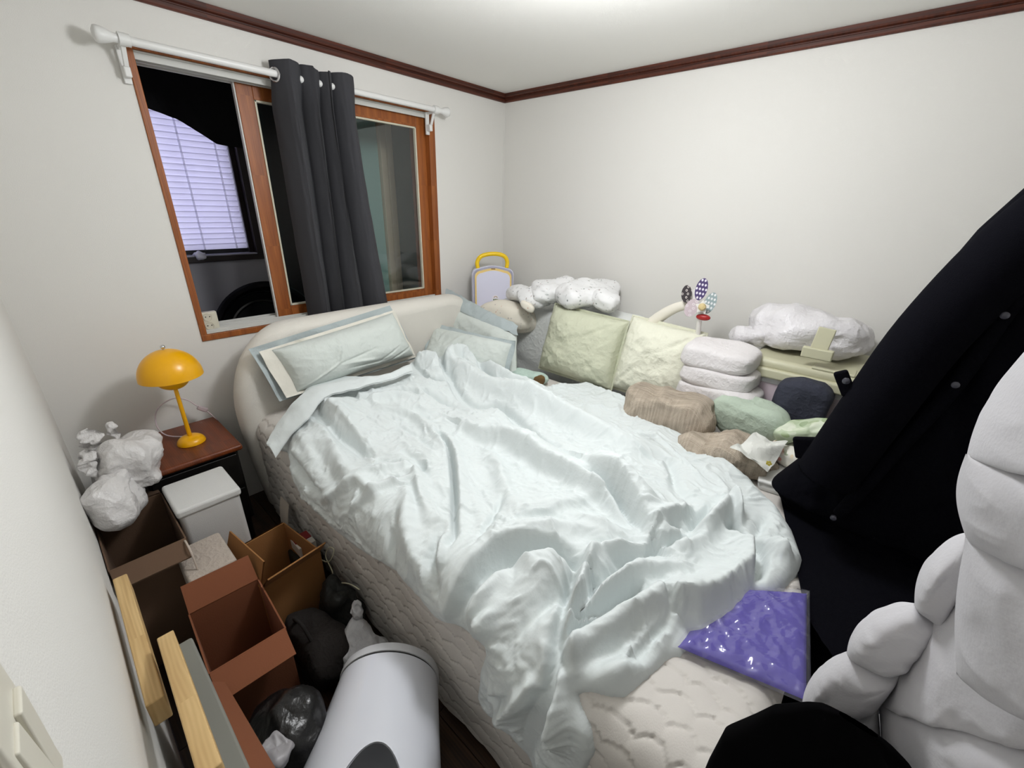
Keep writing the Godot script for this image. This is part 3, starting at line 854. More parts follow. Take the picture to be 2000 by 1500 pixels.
func curtain(m_white: Material, m_chrome: Material, m_curtain: Material) -> void:
	var ry := 2.075
	var rz := 0.088
	var rod := thing("curtain_rod", Vector3(1.25, ry, rz), "white curtain rod with round end knobs above the window", "rod")
	var g := G.new(); g.tube([Vector3(0.525, ry, rz), Vector3(0.9, ry, rz), Vector3(1.4, ry, rz), Vector3(1.95, ry, rz)], 0.0145, 20); build(g, "pole", m_white, rod)
	for s in [[0.525, -1.0], [1.95, 1.0]]:
		g = G.new()
		g.lathe([Vector2(0, 0.092), Vector2(0.012, 0.091), Vector2(0.024, 0.085), Vector2(0.027, 0.078), Vector2(0.024, 0.06), Vector2(0.017, 0.042), Vector2(0.0145, 0.036), Vector2(0.0145, 0.010), Vector2(0.02, 0.008), Vector2(0.02, -0.012), Vector2(0.0145, -0.014)], 28, Transform3D(Basis(Vector3(0, 0, 1), -PI / 2 * s[1]), Vector3(s[0], ry, rz)))
		build(g, "finial", m_white, rod)
		var x: float = 0.515 if s[1] < 0 else 1.935
		g = G.new()
		g.lathe([Vector2(0.0146, -0.011), Vector2(0.021, -0.011), Vector2(0.021, 0.011), Vector2(0.0146, 0.011)], 24, Transform3D(Basis(Vector3(0, 0, 1), PI / 2), Vector3(x, ry, rz)))
		g.rbox(Vector3(x, ry - 0.035, rz - 0.022), Vector3(0.016, 0.09, 0.012), 0.004, Basis(Vector3(1, 0, 0), 0.45))
		g.rbox(Vector3(x, ry - 0.012, 0.035), Vector3(0.012, 0.014, 0.07), 0.003)
		g.rbox(Vector3(x, ry - 0.09, 0.028), Vector3(0.022, 0.036, 0.04), 0.005)
		g.rbox(Vector3(x, ry - 0.065, 0.009), Vector3(0.024, 0.12, 0.014), 0.003)
		build(g, "bracket", m_white, rod)
	# four deep folds of charcoal cloth, wider at the hem
	var cu := thing("curtain", Vector3(1.23, 0.82, rz), "charcoal grey curtain pushed together into four folds on the rod", "curtain")
	var top := [1.030, 1.150, 1.238, 1.300, 1.418]
	var bot := [1.040, 1.150, 1.232, 1.352, 1.515]
	var nz := noise(51, 3.0, 2)
	g = G.new()
	for lay in [0.0, 0.0025]:
		g.grid(201, 50, func(u: float, v: float) -> Vector3:
			var y := lerpf(2.128, 0.80, v)
			var k := u * 4.0
			var i := int(minf(k, 3.999)); var m := k - i
			var q := clampf((2.1 - y) / 1.1, 0, 1)
			var q2 := pow(q, 1.4) if i > 1 else q
			var a := lerpf(top[i], bot[i], q2); var b := lerpf(top[i + 1], bot[i + 1], q2)
			# a lobe leans out to the room, a narrow valley goes back between two lobes
			var lobe := sin(PI * m)
			var x := lerpf(a, b, m) + 0.014 * sin(TAU * m) * (1.0 if i != 3 else 0.3)
			var deep := lerpf(0.055, 0.10, smoothstep(0.0, 0.15, q))
			var z := rz + 0.052 - deep + deep * pow(lobe, 0.55) * lerpf(0.9, 1.0, q)
			if m < 0.5 and i == 0 and lobe < 0.6: z -= 0.03 * (1.0 - lobe / 0.6)
			x += 0.006 * q * nz.get_noise_2d(y * 1.0, i * 5.0)
			z += 0.004 * nz.get_noise_2d(y * 1.2, u * 5.0)
			if v == 0.0: y += 0.006 * sin(9.0 * u)
			return Vector3(x, y, z + lay))
	build(g, "panel", m_curtain, cu)
	for x in [1.034, 1.312]:
		g = G.new()
		var P := PackedVector3Array()
		for j in 9:
			var b := TAU * j / 8
			for i in 33:
				var a := TAU * i / 32
				var rr := 0.025 + 0.0045 * cos(b)
				P.append(Vector3(x + 0.003 * sin(b) + rr * cos(a) * 0.45, ry - 0.004 + rr * sin(a), rz + rr * cos(a) * 0.85))
		g.sheet(P, 33, 9, true)
		build(g, "grommet", m_chrome, cu)

func bed(m_boucle: Material, m_pad: Material) -> void:
	var b := thing("bed", Vector3(1.35, 0, 1.4), "wide bed with a rounded off-white upholstered headboard under the window", "bed")
	# headboard: a fat rounded slab with wide corner curves
	var g := G.new()
	var hx0 := 0.545; var hx1 := 2.16; var hy1 := 1.012; var hz := 0.215; var dt := 0.075
	var rc := 0.30
	var out := []   # outline from the foot on the left over the top to the foot on the right
	for k in 9: out.append(Vector2(hx0 + 0.05 * pow(1.0 - k / 8.0, 1.6), lerpf(0.05, hy1 - rc - 0.12, k / 8.0)))
	for k in range(1, 17):
		var t := PI / 2 * k / 16.0
		out.append(Vector2(hx0 + rc * (1 - pow(cos(t - 0.0), 1.0)) , hy1 - rc - 0.12 + (rc + 0.12) * sin(t)))
	for k in range(1, 9): out.append(Vector2(lerpf(hx0 + rc, hx1 - rc, k / 8.0), hy1 + 0.004 * sin(PI * k / 8.0)))
	for k in range(1, 17):
		var t := PI / 2 * (1.0 - k / 16.0)
		out.append(Vector2(hx1 - rc * (1 - cos(t)), hy1 - rc - 0.12 + (rc + 0.12) * sin(t)))
	for k in 9: out.append(Vector2(hx1 - 0.05 * pow(k / 8.0, 1.6), lerpf(hy1 - rc - 0.12, 0.05, k / 8.0)))
	var nu := out.size()
	var P := PackedVector3Array()
	var mid := Vector2((hx0 + hx1) / 2, 0.45)
	var rows := 18
	for j in rows + 1:
		var t := -PI / 2 - 0.0 + PI * j / rows
		for i in nu:
			var p: Vector2 = out[i]
			var inn := Vector2(clampf(p.x, hx0 + 0.08, hx1 - 0.08), minf(p.y, hy1 - 0.08))
			if i > 8 and i < nu - 9: inn = p + (mid - p).normalized() * 0.075
			var q := inn + (p - inn) * cos(t)
			P.append(Vector3(q.x, q.y, hz + dt * sin(t)))
	g.sheet(P, nu, rows + 1)
	# front and back faces inside the rolled edge
	for s in [0, rows]:
		var poly := PackedVector2Array()
		for i in nu: poly.append(Vector2(P[s * nu + i].x, P[s * nu + i].y))
		var z := P[s * nu].z
		var tri := Geometry2D.triangulate_polygon(poly)
		var k := g.V.size()
		for p in poly: g.V.append(Vector3(p.x, p.y, z)); g.N.append(Vector3(0, 0, 1 if s else -1)); g.T.append(p)
		for q in tri: g.I.append(k + q)
	build(g, "headboard", m_boucle, b)
	g = G.new()
	g.rbox(Vector3(0.665, 0.17, 1.36), Vector3(0.10, 0.28, 2.16), 0.045)
	build(g, "side_rail", m_boucle, b)
	g = G.new()
	g.rbox(Vector3(2.035, 0.17, 1.36), Vector3(0.10, 0.28, 2.16), 0.045)
	build(g, "side_rail", m_boucle, b)
	# mattress under a pad that is quilted in overlapping scallops
	var ma := thing("mattress", Vector3(1.35, 0.02, 1.4), "mattress under a beige quilted pad stitched in scallops, bare at the foot", "mattress")
	var aa := []
	var a := -0.60
	while a < 0.62: aa.append(a); a += 0.0055
	while a < 1.32: aa.append(a); a += 0.05
	for k in 9: aa.append(1.32 + RE * PI / 2 * (k + 1) / 9.0)
	aa.append(1.32 + RE * PI / 2 + 0.43)
	var zz := []
	var z := 0.29
	while z < 2.47: zz.append(z); z += 0.0055
	var nd := noise(61, 3.0, 2)
	var w := 1.5
	P = PackedVector3Array()
	for j in zz.size() + 1:
		var last := j == zz.size()
		var zj: float = zz[mini(j, zz.size() - 1)]
		for av in aa:
			var p: Vector3
			var off := 0.0
			if av < 0.7:
				off = scallop(av + 0.02 * nd.get_noise_2d(av, zj), zj + 0.03 * nd.get_noise_2d(av + 4.0, zj)) * 0.0095 + 0.008 * nd.get_noise_2d(av * 1.5, zj * 1.5)
				off *= 1.0 - smoothstep(0.55, 0.7, av)
			if av <= 1.32: p = over_edge(av, zj, off)
			else:
				var th: float = (av - 1.32) / RE
				if th < PI / 2: p = Vector3(X0 + RE + 1.32 + RE * sin(th), TOP - RE + RE * cos(th), zj)
				else: p = Vector3(X0 + w, TOP - RE - (av - 1.32 - RE * PI / 2), zj)
			# the foot end rolls over
			var e := clampf((zj - 2.40) / 0.07, 0, 1)
			p.y -= 0.06 * (1.0 - sqrt(1.0 - e * e * 0.98)) if p.y > 0.3 else 0.0
			if last: p = Vector3(p.x, 0.03, p.z + 0.006)
			if p.y < 0.022: p.y = 0.022
			P.append(p)
	g = G.new(); g.sheet(P, aa.size(), zz.size() + 1)
	build(g, "quilted_pad", m_pad, ma)

func scallop(u: float, v: float) -> float:
	# overlapping discs in staggered rows: the height within the topmost disc that covers the point
	var r := 0.056
	var dx := 0.082
	var dz := 0.052
	var j0 := int(floor(u / dz)) - 1
	for j in range(j0, j0 + 4):
		var sh := 0.5 if posmod(j, 2) else 0.0
		var i := roundf(v / dx - sh)
		var cx := (i + sh) * dx
		var d := Vector2((v - cx) * 1.02, u - j * dz).length()
		if d < r: return pow(1.0 - pow(d / r, 5.0), 0.4)
	return 0.0

func bedding(m_mint: Material, m_pl: Material, m_dark: Material, m_ivory: Material) -> void:
	var g := duvet_mesh([-0.118,0.528,-0.068,0.515,-0.010,0.472,0.071,0.422,0.262,0.357,0.372,0.465,0.445,0.537,0.582,0.547,0.684,0.468,0.801,0.455,0.882,0.507,0.972,0.485,1.084,0.477,1.110,0.501,1.009,0.676,1.016,0.801,1.091,0.885,1.079,1.079,1.203,1.117,1.369,1.234,1.321,1.548,1.223,1.833,1.106,2.010,1.060,2.105,0.988,2.208,0.873,2.324,0.777,2.385,0.680,2.424,0.635,2.426,0.536,2.408,0.468,2.385,0.460,2.359,0.454,2.345,0.391,2.342,0.322,2.330,0.247,2.305,0.166,2.274,0.089,2.242,0.040,2.232,0.201,2.261,-0.011,2.220,-0.023,2.213,-0.043,2.182,-0.052,2.153,-0.063,2.129,-0.076,2.136,-0.093,2.161,-0.112,2.182,-0.153,2.199,-0.299,2.181,-0.446,2.103,-0.387,2.029,-0.376,1.972,-0.379,1.917,-0.378,1.882,-0.368,1.835,-0.297,1.846,-0.241,1.849,-0.164,1.868,-0.123,1.879,-0.134,1.839,-0.140,1.779,-0.178,1.690,-0.165,1.582,-0.149,1.493,-0.179,1.383,-0.227,1.238,-0.243,1.089,-0.244,0.990,-0.233,0.896,-0.198,0.772,-0.121,0.724,-0.095,0.643])
	var duv := thing("duvet", Vector3(1.3, TOP, 1.4), "rumpled pale mint linen duvet thrown across the bed", "duvet")
	build(g, "cover", m_mint, duv)
	# the hem band that is folded back at the head, and the corner that hangs at the side
	g = G.new()
	var hem := [Vector3(0.539,0.600,0.598), Vector3(0.620,0.660,0.551), Vector3(0.702,0.720,0.537), Vector3(0.819,0.765,0.528), Vector3(0.972,0.772,0.577), Vector3(1.106,0.772,0.642), Vector3(1.285,0.765,0.595)]
	var hem2 := [Vector3(0.542,0.565,0.671), Vector3(0.615,0.630,0.664), Vector3(0.701,0.690,0.667), Vector3(0.816,0.745,0.627), Vector3(0.947,0.755,0.665), Vector3(1.091,0.757,0.680), Vector3(1.257,0.755,0.659)]
	var nz := noise(71, 9.0, 2)
	for lay in [0.0, -0.006]:
		g.grid(90, 10, func(u: float, v: float) -> Vector3:
			var k := u * 6.0
			var i := int(minf(k, 5.999)); var m := k - i
			var A: Vector3 = (hem[i] as Vector3).cubic_interpolate(hem[i + 1], hem[maxi(i - 1, 0)], hem[mini(i + 2, 6)], m)
			var B: Vector3 = (hem2[i] as Vector3).cubic_interpolate(hem2[i + 1], hem2[maxi(i - 1, 0)], hem2[mini(i + 2, 6)], m)
			var p := A.lerp(B, v)
			return p + Vector3(0, lay + 0.012 * sin(PI * v) + 0.008 * nz.get_noise_3d(p.x, p.y, p.z), 0))
	build(g, "folded_hem", m_mint, duv)

	# left pillow, propped on the headboard, with a double border
	var q := [Vector3(0.769,0.704,0.400), Vector3(1.464,0.722,0.380), Vector3(0.719,0.910,0.325), Vector3(1.387,0.979,0.310)]
	var n := ((q[1] - q[0]) as Vector3).cross((q[2] - q[0]) as Vector3).normalized()
	var t := thing("pillow", (q[0] + q[1]) / 2, "pale mint pillow with a white border, propped on the headboard at the left", "pillow")
	g = G.new(); pillow(g, q, n, 0.20, 81, [[0.30, 0.30, 0.42, 0.92, 0.012, 0.012], [0.02, 0.03, 0.34, 0.36, 0.010, 0.014], [0.30, 0.30, 0.62, 0.40, -0.010, 0.02], [0.36, 0.16, 0.70, 0.10, -0.014, 0.016], [0.60, 0.08, 0.85, 0.30, -0.010, 0.012], [0.72, 0.05, 0.98, 0.22, -0.012, 0.012], [0.33, 0.28, 0.62, 0.16, 0.012, 0.03]])
	build(g, "cushion", m_pl, t)
	g = G.new(); flange(g, q, n, [0.012, 0.012, 0.010, 0.056], -0.004, 0.03, 82); build(g, "border", m_ivory, t)
	var q2 := [q[0] - n * 0.03, q[1] - n * 0.022, q[2] - n * 0.022, q[3] - n * 0.014]
	g = G.new(); flange(g, q2, n, [0.02, 0.016, 0.036, 0.082], 0.006, 0.018, 83); build(g, "back_border", m_dark, t)

	# right pillow standing on its long side along the edge of the bed
	q = [Vector3(1.860,0.594,0.180), Vector3(1.860,0.595,0.859), Vector3(1.935,0.924,0.141), Vector3(1.950,0.847,0.770)]
	n = Vector3(-1, 0.12, 0).normalized()
	t = thing("pillow", (q[0] + q[1]) / 2, "pale mint pillow standing upright along the far edge of the bed, its border folded back", "pillow")
	g = G.new(); pillow(g, q, n, 0.13, 91, [[0.5, 0.2, 0.75, 0.9, 0.008, 0.02], [0.75, 0.1, 0.9, 0.7, 0.008, 0.02]], 0.007); build(g, "cushion", m_pl, t)
	g = G.new()
	var f0 := [Vector3(1.925,0.934,0.154), Vector3(1.920,0.900,0.320), Vector3(1.920,0.869,0.489), Vector3(1.925,0.852,0.644), Vector3(1.930,0.843,0.796)]
	var f1 := [Vector3(1.985,1.014,0.076), Vector3(1.985,0.983,0.250), Vector3(1.985,0.942,0.423), Vector3(1.985,0.909,0.586), Vector3(1.985,0.887,0.747)]
	for lay in [0.0, 0.004]:
		g.grid(60, 8, func(u: float, v: float) -> Vector3:
			var k := u * 4.0
			var i := int(minf(k, 3.999)); var m := k - i
			var p := (f0[i] as Vector3).lerp(f0[i + 1], m).lerp((f1[i] as Vector3).lerp(f1[i + 1], m), v)
			return p + Vector3(-0.012 * sin(PI * v) - lay, 0.012 * nz.get_noise_3d(p.x, p.y * 2.0, p.z * 1.6), 0.0))
	build(g, "border", m_dark, t)
	# and the one that leans on it
	q = [Vector3(1.530,0.660,0.356), Vector3(1.752,0.640,0.852), Vector3(1.740,0.815,0.254), Vector3(1.800,0.829,0.864)]
	n = Vector3(-0.75, 0.66, 0.1).normalized()
	t = thing("pillow", (q[0] + q[1]) / 2, "pale mint pillow lying low behind the bunched end of the duvet", "pillow")
	g = G.new(); pillow(g, q, n, 0.14, 95, [[0.3, 0.3, 0.5, 0.95, 0.012, 0.03], [0.15, 0.5, 0.2, 0.9, -0.006, 0.01]], 0.007); build(g, "cushion", m_pl, t)
	g = G.new(); flange(g, q, n, [0.02, 0.02, 0.028, 0.02], -0.006, 0.03, 96); build(g, "border", m_dark, t)
	# purple cloth folded in a clear bag
	var c := [Vector3(0.831,0.600,2.245), Vector3(0.902,0.600,2.512), Vector3(1.084,0.600,2.266), Vector3(1.245,0.600,2.457)]
	t = thing("packet", (c[0] + c[1] + c[2] + c[3]) / 4 - Vector3(0, 0.015, 0), "flat packet of purple cloth in clear plastic at the foot of the bed", "packet")
	var mp := mat(Color(0.31, 0.26, 0.63), 0.8)
	var m_clear := glass(Color(0.95, 0.95, 1.0), 0.07); m_clear.roughness = 0.05
	var ncr := noise(97, 14.0, 3, true)
	for pass_ in 2:
		g = G.new()
		for side in [1.0, -1.0]:
			g.grid(56, 56, func(u: float, v: float) -> Vector3:
				var du := 2 * u - 1; var dv := 2 * v - 1
				var f := pow(maxf(0, 1 - pow(absf(du), 8.0)), 0.5) * pow(maxf(0, 1 - pow(absf(dv), 8.0)), 0.5)
				var m := 0.03 if pass_ == 0 else 0.0
				var p := pillow_surface(c, lerpf(m, 1 - m, u), lerpf(m, 1 - m, v))
				var e := 0.0
				if side > 0: e = ncr.get_noise_3d(p.x, p.y, p.z) * (0.009 if pass_ else 0.003)
				return p + Vector3(0, 0.006 + side * (0.016 if pass_ else 0.013) * f + e * f + (0.002 if pass_ else 0.0), 0))
		build(g, "clear_wrap" if pass_ else "folded_cloth", m_clear if pass_ else mp, t)

func lamp_corner(m_top: Material, m_black: Material, m_chrome: Material, m_white: Material) -> void:
	var t := thing("nightstand", Vector3(0.29, 0, 0.22), "small dark nightstand with a reddish brown wooden top beside the headboard", "nightstand")
	var g := G.new(); g.rbox(Vector3(0.312, 0.53, 0.225), Vector3(0.362, 0.028, 0.40), 0.012); build(g, "tabletop", m_top, t)
	g = G.new(); bar(g, 0.148, 0.475, 0.14, 0.515, 0.045, 0.395, 0.006); build(g, "body", mat(Color(0.035, 0.028, 0.025), 0.5), t)
	var md := mat(Color(0.03, 0.024, 0.022), 0.45)
	for y in [0.42, 0.24]:
		g = G.new(); bar(g, 0.158, 0.465, y - 0.08, y + 0.08, 0.39, 0.41, 0.004)
		var dr := build(g, "drawer", md, t)
		g = G.new(); g.lathe([Vector2(0.004, 0), Vector2(0.004, 0.012), Vector2(0.011, 0.016), Vector2(0.011, 0.022), Vector2(0.0, 0.026)], 20, Transform3D(Basis(Vector3(1, 0, 0), PI / 2), Vector3(0.29, y, 0.41))); build(g, "knob", m_chrome, dr)
	for x in [0.17, 0.45]:
		for z in [0.07, 0.37]:
			g = G.new(); g.tube([Vector3(x, 0.16, z), Vector3(x, 0.08, z), Vector3(x, 0.0, z)], 0.016, 12, 0.011); build(g, "leg", m_black, t)
	# yellow mushroom lamp
	var ly := mat(Color(0.95, 0.69, 0.02), 0.28)
	var lp := Vector3(0.345, 0.545, 0.245)
	t = thing("table_lamp", lp, "yellow mushroom shaped table lamp on the nightstand", "lamp")
	var xf := Transform3D(Basis.IDENTITY, lp)
	g = G.new()
	var pr := []
	for k in 9: pr.append(Vector2(0.046 * cos(PI / 2 * k / 8.0) + 0.0075, 0.034 * sin(PI / 2 * k / 8.0)))
	pr.insert(0, Vector2(0.0, 0.0))
	g.lathe(pr, 40, xf); build(g, "base", ly, t)
	g = G.new(); g.tube([lp + Vector3(0, 0.035, 0), lp + Vector3(0, 0.15, 0), lp + Vector3(0, 0.29, 0)], 0.0085, 16, 0.0075); build(g, "stem", ly, t)
	g = G.new(); pr = []
	for k in 11: pr.append(Vector2(0.112 * cos(PI / 2 * k / 10.0), 0.315 + 0.118 * sin(PI / 2 * k / 10.0)))
	for k in 11: pr.append(Vector2(0.109 * sin(PI / 2 * k / 10.0), 0.315 + 0.115 * cos(PI / 2 * k / 10.0)))
	pr.append(pr[0])
	g.lathe(pr, 56, xf); var sh := build(g, "shade", ly, t)
	g = G.new(); pr = []
	for k in 11: pr.append(Vector2(0.062 * sin(PI / 2 * k / 10.0), 0.312 - 0.054 * cos(PI / 2 * k / 10.0)))
	g.lathe(pr, 40, xf); build(g, "lower_shade", ly, t)
	g = G.new(); pr = [Vector2(0.003, 0.43), Vector2(0.003, 0.437)]
	for k in 11: pr.append(Vector2(0.0085 * sin(PI * (k * 0.9 + 1) / 10.0), 0.445 - 0.0085 * cos(PI * (k * 0.9 + 1) / 10.0)))
	g.lathe(pr, 20, xf); build(g, "top_knob", m_chrome, sh)
	# its pale cable with a dimmer, looped against the wall
	g = G.new()
	var cp := [lp + Vector3(-0.01, 0.01, -0.05), Vector3(0.28, 0.555, 0.12), Vector3(0.262, 0.60, 0.08), Vector3(0.285, 0.665, 0.06), Vector3(0.35, 0.695, 0.055), Vector3(0.40, 0.672, 0.06), Vector3(0.425, 0.64, 0.07), Vector3(0.455, 0.605, 0.085), Vector3(0.475, 0.57, 0.09), Vector3(0.50, 0.50, 0.07), Vector3(0.505, 0.30, 0.06)]
	g.tube(smooth(cp), 0.0028, 8)
	var cb := build(g, "cord", mat(Color(0.80, 0.74, 0.76), 0.4), t)
	g = G.new(); g.rbox(Vector3(0.443, 0.62, 0.085), Vector3(0.022, 0.046, 0.016), 0.007, Basis(Vector3(0, 0, 1), 0.85)); build(g, "dimmer", mat(Color(0.75, 0.69, 0.70), 0.4), cb)

func smooth(p: Array, k := 6) -> Array:
	var o := []
	for i in p.size() - 1:
		for j in k: o.append((p[i] as Vector3).cubic_interpolate(p[i + 1], p[maxi(i - 1, 0)], p[mini(i + 2, p.size() - 1)], float(j) / k))
	o.append(p[p.size() - 1])
	return o

func plastic(c: Color, tw: Texture2D) -> StandardMaterial3D:
	var m := mat(c, 0.34, tw, 0.35, 5.0)
	m.backlight_enabled = true
	m.backlight = Color(0.35, 0.35, 0.35)
	return m

# a tied plastic bag: crumpled body and two ears
func plastic_bag(called: String, c: Vector3, h: Vector3, seed_: int, m: Material, label: String, ears: Array) -> void:
	var t := thing(called, c - Vector3(0, h.y, 0), label, "plastic bag")
	var g := G.new(); lump(g, c, h, seed_, 0.022, 0.75, Basis.IDENTITY, 110, 64, 11.0, 0.95); build(g, "body", m, t)
	for e in ears:
		g = G.new()
		var a: Vector3 = e[0]; var b: Vector3 = e[1]
		var sd := (b - a).cross(Vector3(0.5, 0.2, -0.6)).normalized()
		var nz := noise(seed_ + 9, 30.0, 2)
		for lay in [0.0, 0.006]:
			g.grid(14, 16, func(u: float, v: float) -> Vector3:
				var w: float = e[2] * pow(sin(PI * clampf(v * 0.93 + 0.03, 0, 1)), 0.7) * (0.6 + 0.4 * v)
				var p := a.lerp(b, v) + sd * (u - 0.5) * w
				return p + (b - a).cross(sd).normalized() * (0.25 * w * nz.get_noise_3d(p.x, p.y, p.z) * 2.0 + lay + w * 0.3 * cos(PI * (u - 0.5))))
		build(g, "ear", m, t)

# an open cardboard box with its flaps
func carton(c: Vector3, s: Vector3, turn: float, m: Material, m_in: Material, label: String, flaps: Array) -> void:
	var t := thing("cardboard_box", c, label, "box")
	var b := Basis(Vector3.UP, turn)
	var th := 0.005
	for k in 4:
		var g := G.new()
		var along := Vector3(s.x, 0, 0) if k < 2 else Vector3(0, 0, s.z)
		var n := Vector3(0, 0, 1 - 2 * k) if k < 2 else Vector3(5 - 2 * k, 0, 0)
		var off := n * ((s.z if k < 2 else s.x) / 2)
		g.rbox(c + b * (off + Vector3(0, s.y / 2, 0)), Vector3(s.x if k < 2 else th, s.y, th if k < 2 else s.z), 0.001, b)
		var pn := build(g, "side_panel", m, t)
		if flaps[k] > -2.0:
			var l := minf(s.x, s.z) * 0.45
			var ang: float = flaps[k]
			var dir := n * cos(ang) + Vector3.UP * sin(ang)
			var e := c + b * (off + Vector3(0, s.y, 0))
			g = G.new()
			var u := b * (along * 0.5); var v := b * (dir * l); var w := (u.cross(v)).normalized() * th
			g.quad(e - u, e + u, e + u * 0.97 + v, e - u * 0.97 + v)
			g.quad(e - u + w, e + u + w, e + u * 0.97 + v + w, e - u * 0.97 + v + w)
			g.quad(e - u * 0.97 + v, e + u * 0.97 + v, e + u * 0.97 + v + w, e - u * 0.97 + v + w)
			build(g, "flap", m_in, pn)
	var g2 := G.new(); g2.box(c + Vector3(0, 0.004, 0), Vector3(s.x, 0.006, s.z), b); build(g2, "bottom_panel", m, t)

func left_pile(m_pine: Material, m_gloss: Material, tw: Texture2D, tf: Texture2D) -> void:
	var mb := plastic(Color(0.87, 0.86, 0.855), tw)
	var b1 := Vector3(0.117,0.600,0.394)
	var b2 := Vector3(0.051,0.565,0.506)
	plastic_bag("plastic_bag", b1, Vector3(0.10, 0.105, 0.13), 101, mb, "white plastic bag standing in the corner below the yellow lamp", [[b1 + Vector3(-0.05, 0.07, -0.02), b1 + Vector3(-0.075, 0.165, -0.05), 0.09], [b1 + Vector3(-0.07, 0.05, 0.04), b1 + Vector3(-0.10, 0.12, 0.03), 0.07], [b1 + Vector3(0.0, 0.08, -0.06), b1 + Vector3(0.0, 0.15, -0.10), 0.05]])
	plastic_bag("plastic_bag", b2, Vector3(0.075, 0.09, 0.105), 105, mb, "white plastic bag against the left wall, in front of another bag", [[b2 + Vector3(-0.02, 0.06, -0.04), b2 + Vector3(-0.045, 0.13, -0.07), 0.06]])
	var m_card := mat(Color(0.58, 0.40, 0.22), 0.9, tf, 0.03, 6.0)
	var m_card2 := mat(Color(0.50, 0.295, 0.185), 0.9, tf, 0.03, 6.0)
	var m_card3 := mat(Color(0.38, 0.29, 0.22), 0.9, tf, 0.03, 6.0)
	# the boxes that carry the bags
	carton(Vector3(0.075, 0.0, 0.63), Vector3(0.20, 0.465, 0.36), 0.0, m_card3, m_card3, "brown cardboard box under the white plastic bags at the left wall", [-0.2, -0.2, -9, -9])
	var g := G.new()
	var t := thing("fabric_bin", Vector3(0.30, 0.0, 0.62), "light grey fabric storage bin in front of the nightstand", "bin")
	g.rbox(Vector3(0.285, 0.24, 0.58), Vector3(0.20, 0.48, 0.22), 0.02); build(g, "body", mat(Color(0.79, 0.785, 0.775), 0.9, tf, 0.05, 9.0), t)
	g = G.new(); g.rbox(Vector3(0.285, 0.485, 0.58), Vector3(0.212, 0.035, 0.232), 0.012); build(g, "lid", mat(Color(0.83, 0.83, 0.82), 0.85, tf, 0.05, 9.0), t)
	carton(Vector3(0.40, 0.0, 0.90), Vector3(0.22, 0.30, 0.26), 0.12, m_card, m_card, "tan cardboard box between the fabric bin and the bed", [0.9, -0.9, -9, 1.9])
	t = thing("paper_bag", Vector3(0.20, 0.0, 0.85), "greige paper bag beside the tan cardboard box", "bag")
	g = G.new(); g.rbox(Vector3(0.205, 0.20, 0.86), Vector3(0.14, 0.40, 0.20), 0.01); build(g, "body", mat(Color(0.70, 0.655, 0.61), 0.85, tw, 0.4, 4.0), t)
	g = G.new(); g.tube(smooth([Vector3(0.17, 0.39, 0.80), Vector3(0.17, 0.46, 0.82), Vector3(0.17, 0.47, 0.86), Vector3(0.17, 0.46, 0.90), Vector3(0.17, 0.39, 0.92)]), 0.003, 8); build(g, "handle", mat(Color(0.75, 0.7, 0.65), 0.8), t)
	carton(Vector3(0.20, 0.0, 1.15), Vector3(0.20, 0.33, 0.26), -0.05, m_card2, m_card2, "reddish brown cardboard box beside the pine boards", [-0.3, 0.9, -9, -9])
	t = thing("tote_bag", Vector3(0.40, 0.0, 1.22), "dark brown cloth tote bag slumped on the floor beside the bed", "bag")
	g = G.new(); lump(g, Vector3(0.385, 0.10, 1.24), Vector3(0.075, 0.10, 0.13), 111, 0.016, 0.6, Basis.IDENTITY, 70, 40, 9.0, 0.97); build(g, "body", mat(Color(0.07, 0.042, 0.025), 0.9, tw, 0.3, 5.0), t)
	g = G.new(); g.tube(smooth([Vector3(0.36, 0.17, 1.16), Vector3(0.345, 0.24, 1.19), Vector3(0.35, 0.25, 1.25), Vector3(0.36, 0.17, 1.30)]), 0.006, 8); build(g, "handle", mat(Color(0.06, 0.036, 0.022), 0.9), t)
	plastic_bag("plastic_bag", Vector3(0.475, 0.10, 1.38), Vector3(0.085, 0.115, 0.11), 115, plastic(Color(0.72, 0.72, 0.73), tw), "greyish plastic bag on the floor against the side of the bed", [[Vector3(0.50, 0.20, 1.34), Vector3(0.515, 0.27, 1.30), 0.05]])
	# small things in the gap beside the bed
	t = thing("carton", Vector3(0.560,0.216,0.830) - Vector3(0, 0.03, 0), "small white carton with a red and blue top beside the mattress", "carton")
	var p: Vector3 = t.position
	g = G.new(); g.rbox(p + Vector3(-0.03, 0.02, 0.0), Vector3(0.07, 0.05, 0.09), 0.003); build(g, "body", mat(Color(0.80, 0.78, 0.75), 0.6), t)
	g = G.new(); g.rbox(p + Vector3(-0.03, 0.0465, -0.015), Vector3(0.066, 0.004, 0.05), 0.001); build(g, "red_panel", mat(Color(0.5, 0.05, 0.07), 0.5), t)
	g = G.new(); g.rbox(p + Vector3(-0.045, 0.0465, -0.04), Vector3(0.03, 0.0055, 0.02), 0.001); build(g, "blue_panel", mat(Color(0.08, 0.10, 0.42), 0.5), t)
	g = G.new(); g.rbox(Vector3(p.x - 0.03, p.y * 0.5 - 0.01, p.z), Vector3(0.1, p.y - 0.02, 0.13), 0.01)
	tag(build(g, "storage_tub", mat(Color(0.09, 0.095, 0.06), 0.7)), "dark olive storage tub in the gap beside the mattress", "tub")
	t = thing("card", Vector3(0.540,0.251,0.632), "pale bent card leaning on the side of the bed", "card")
	p = t.position
	g = G.new()
	for lay in [0.0, 0.002]:
		g.grid(10, 10, func(u: float, v: float) -> Vector3: return p + Vector3(-0.01 + 0.03 * v * v + lay, -0.12 + 0.16 * v, -0.05 + 0.09 * u - 0.03 * v))
	build(g, "sheet", mat(Color(0.74, 0.70, 0.65), 0.7), t)
	g = G.new()
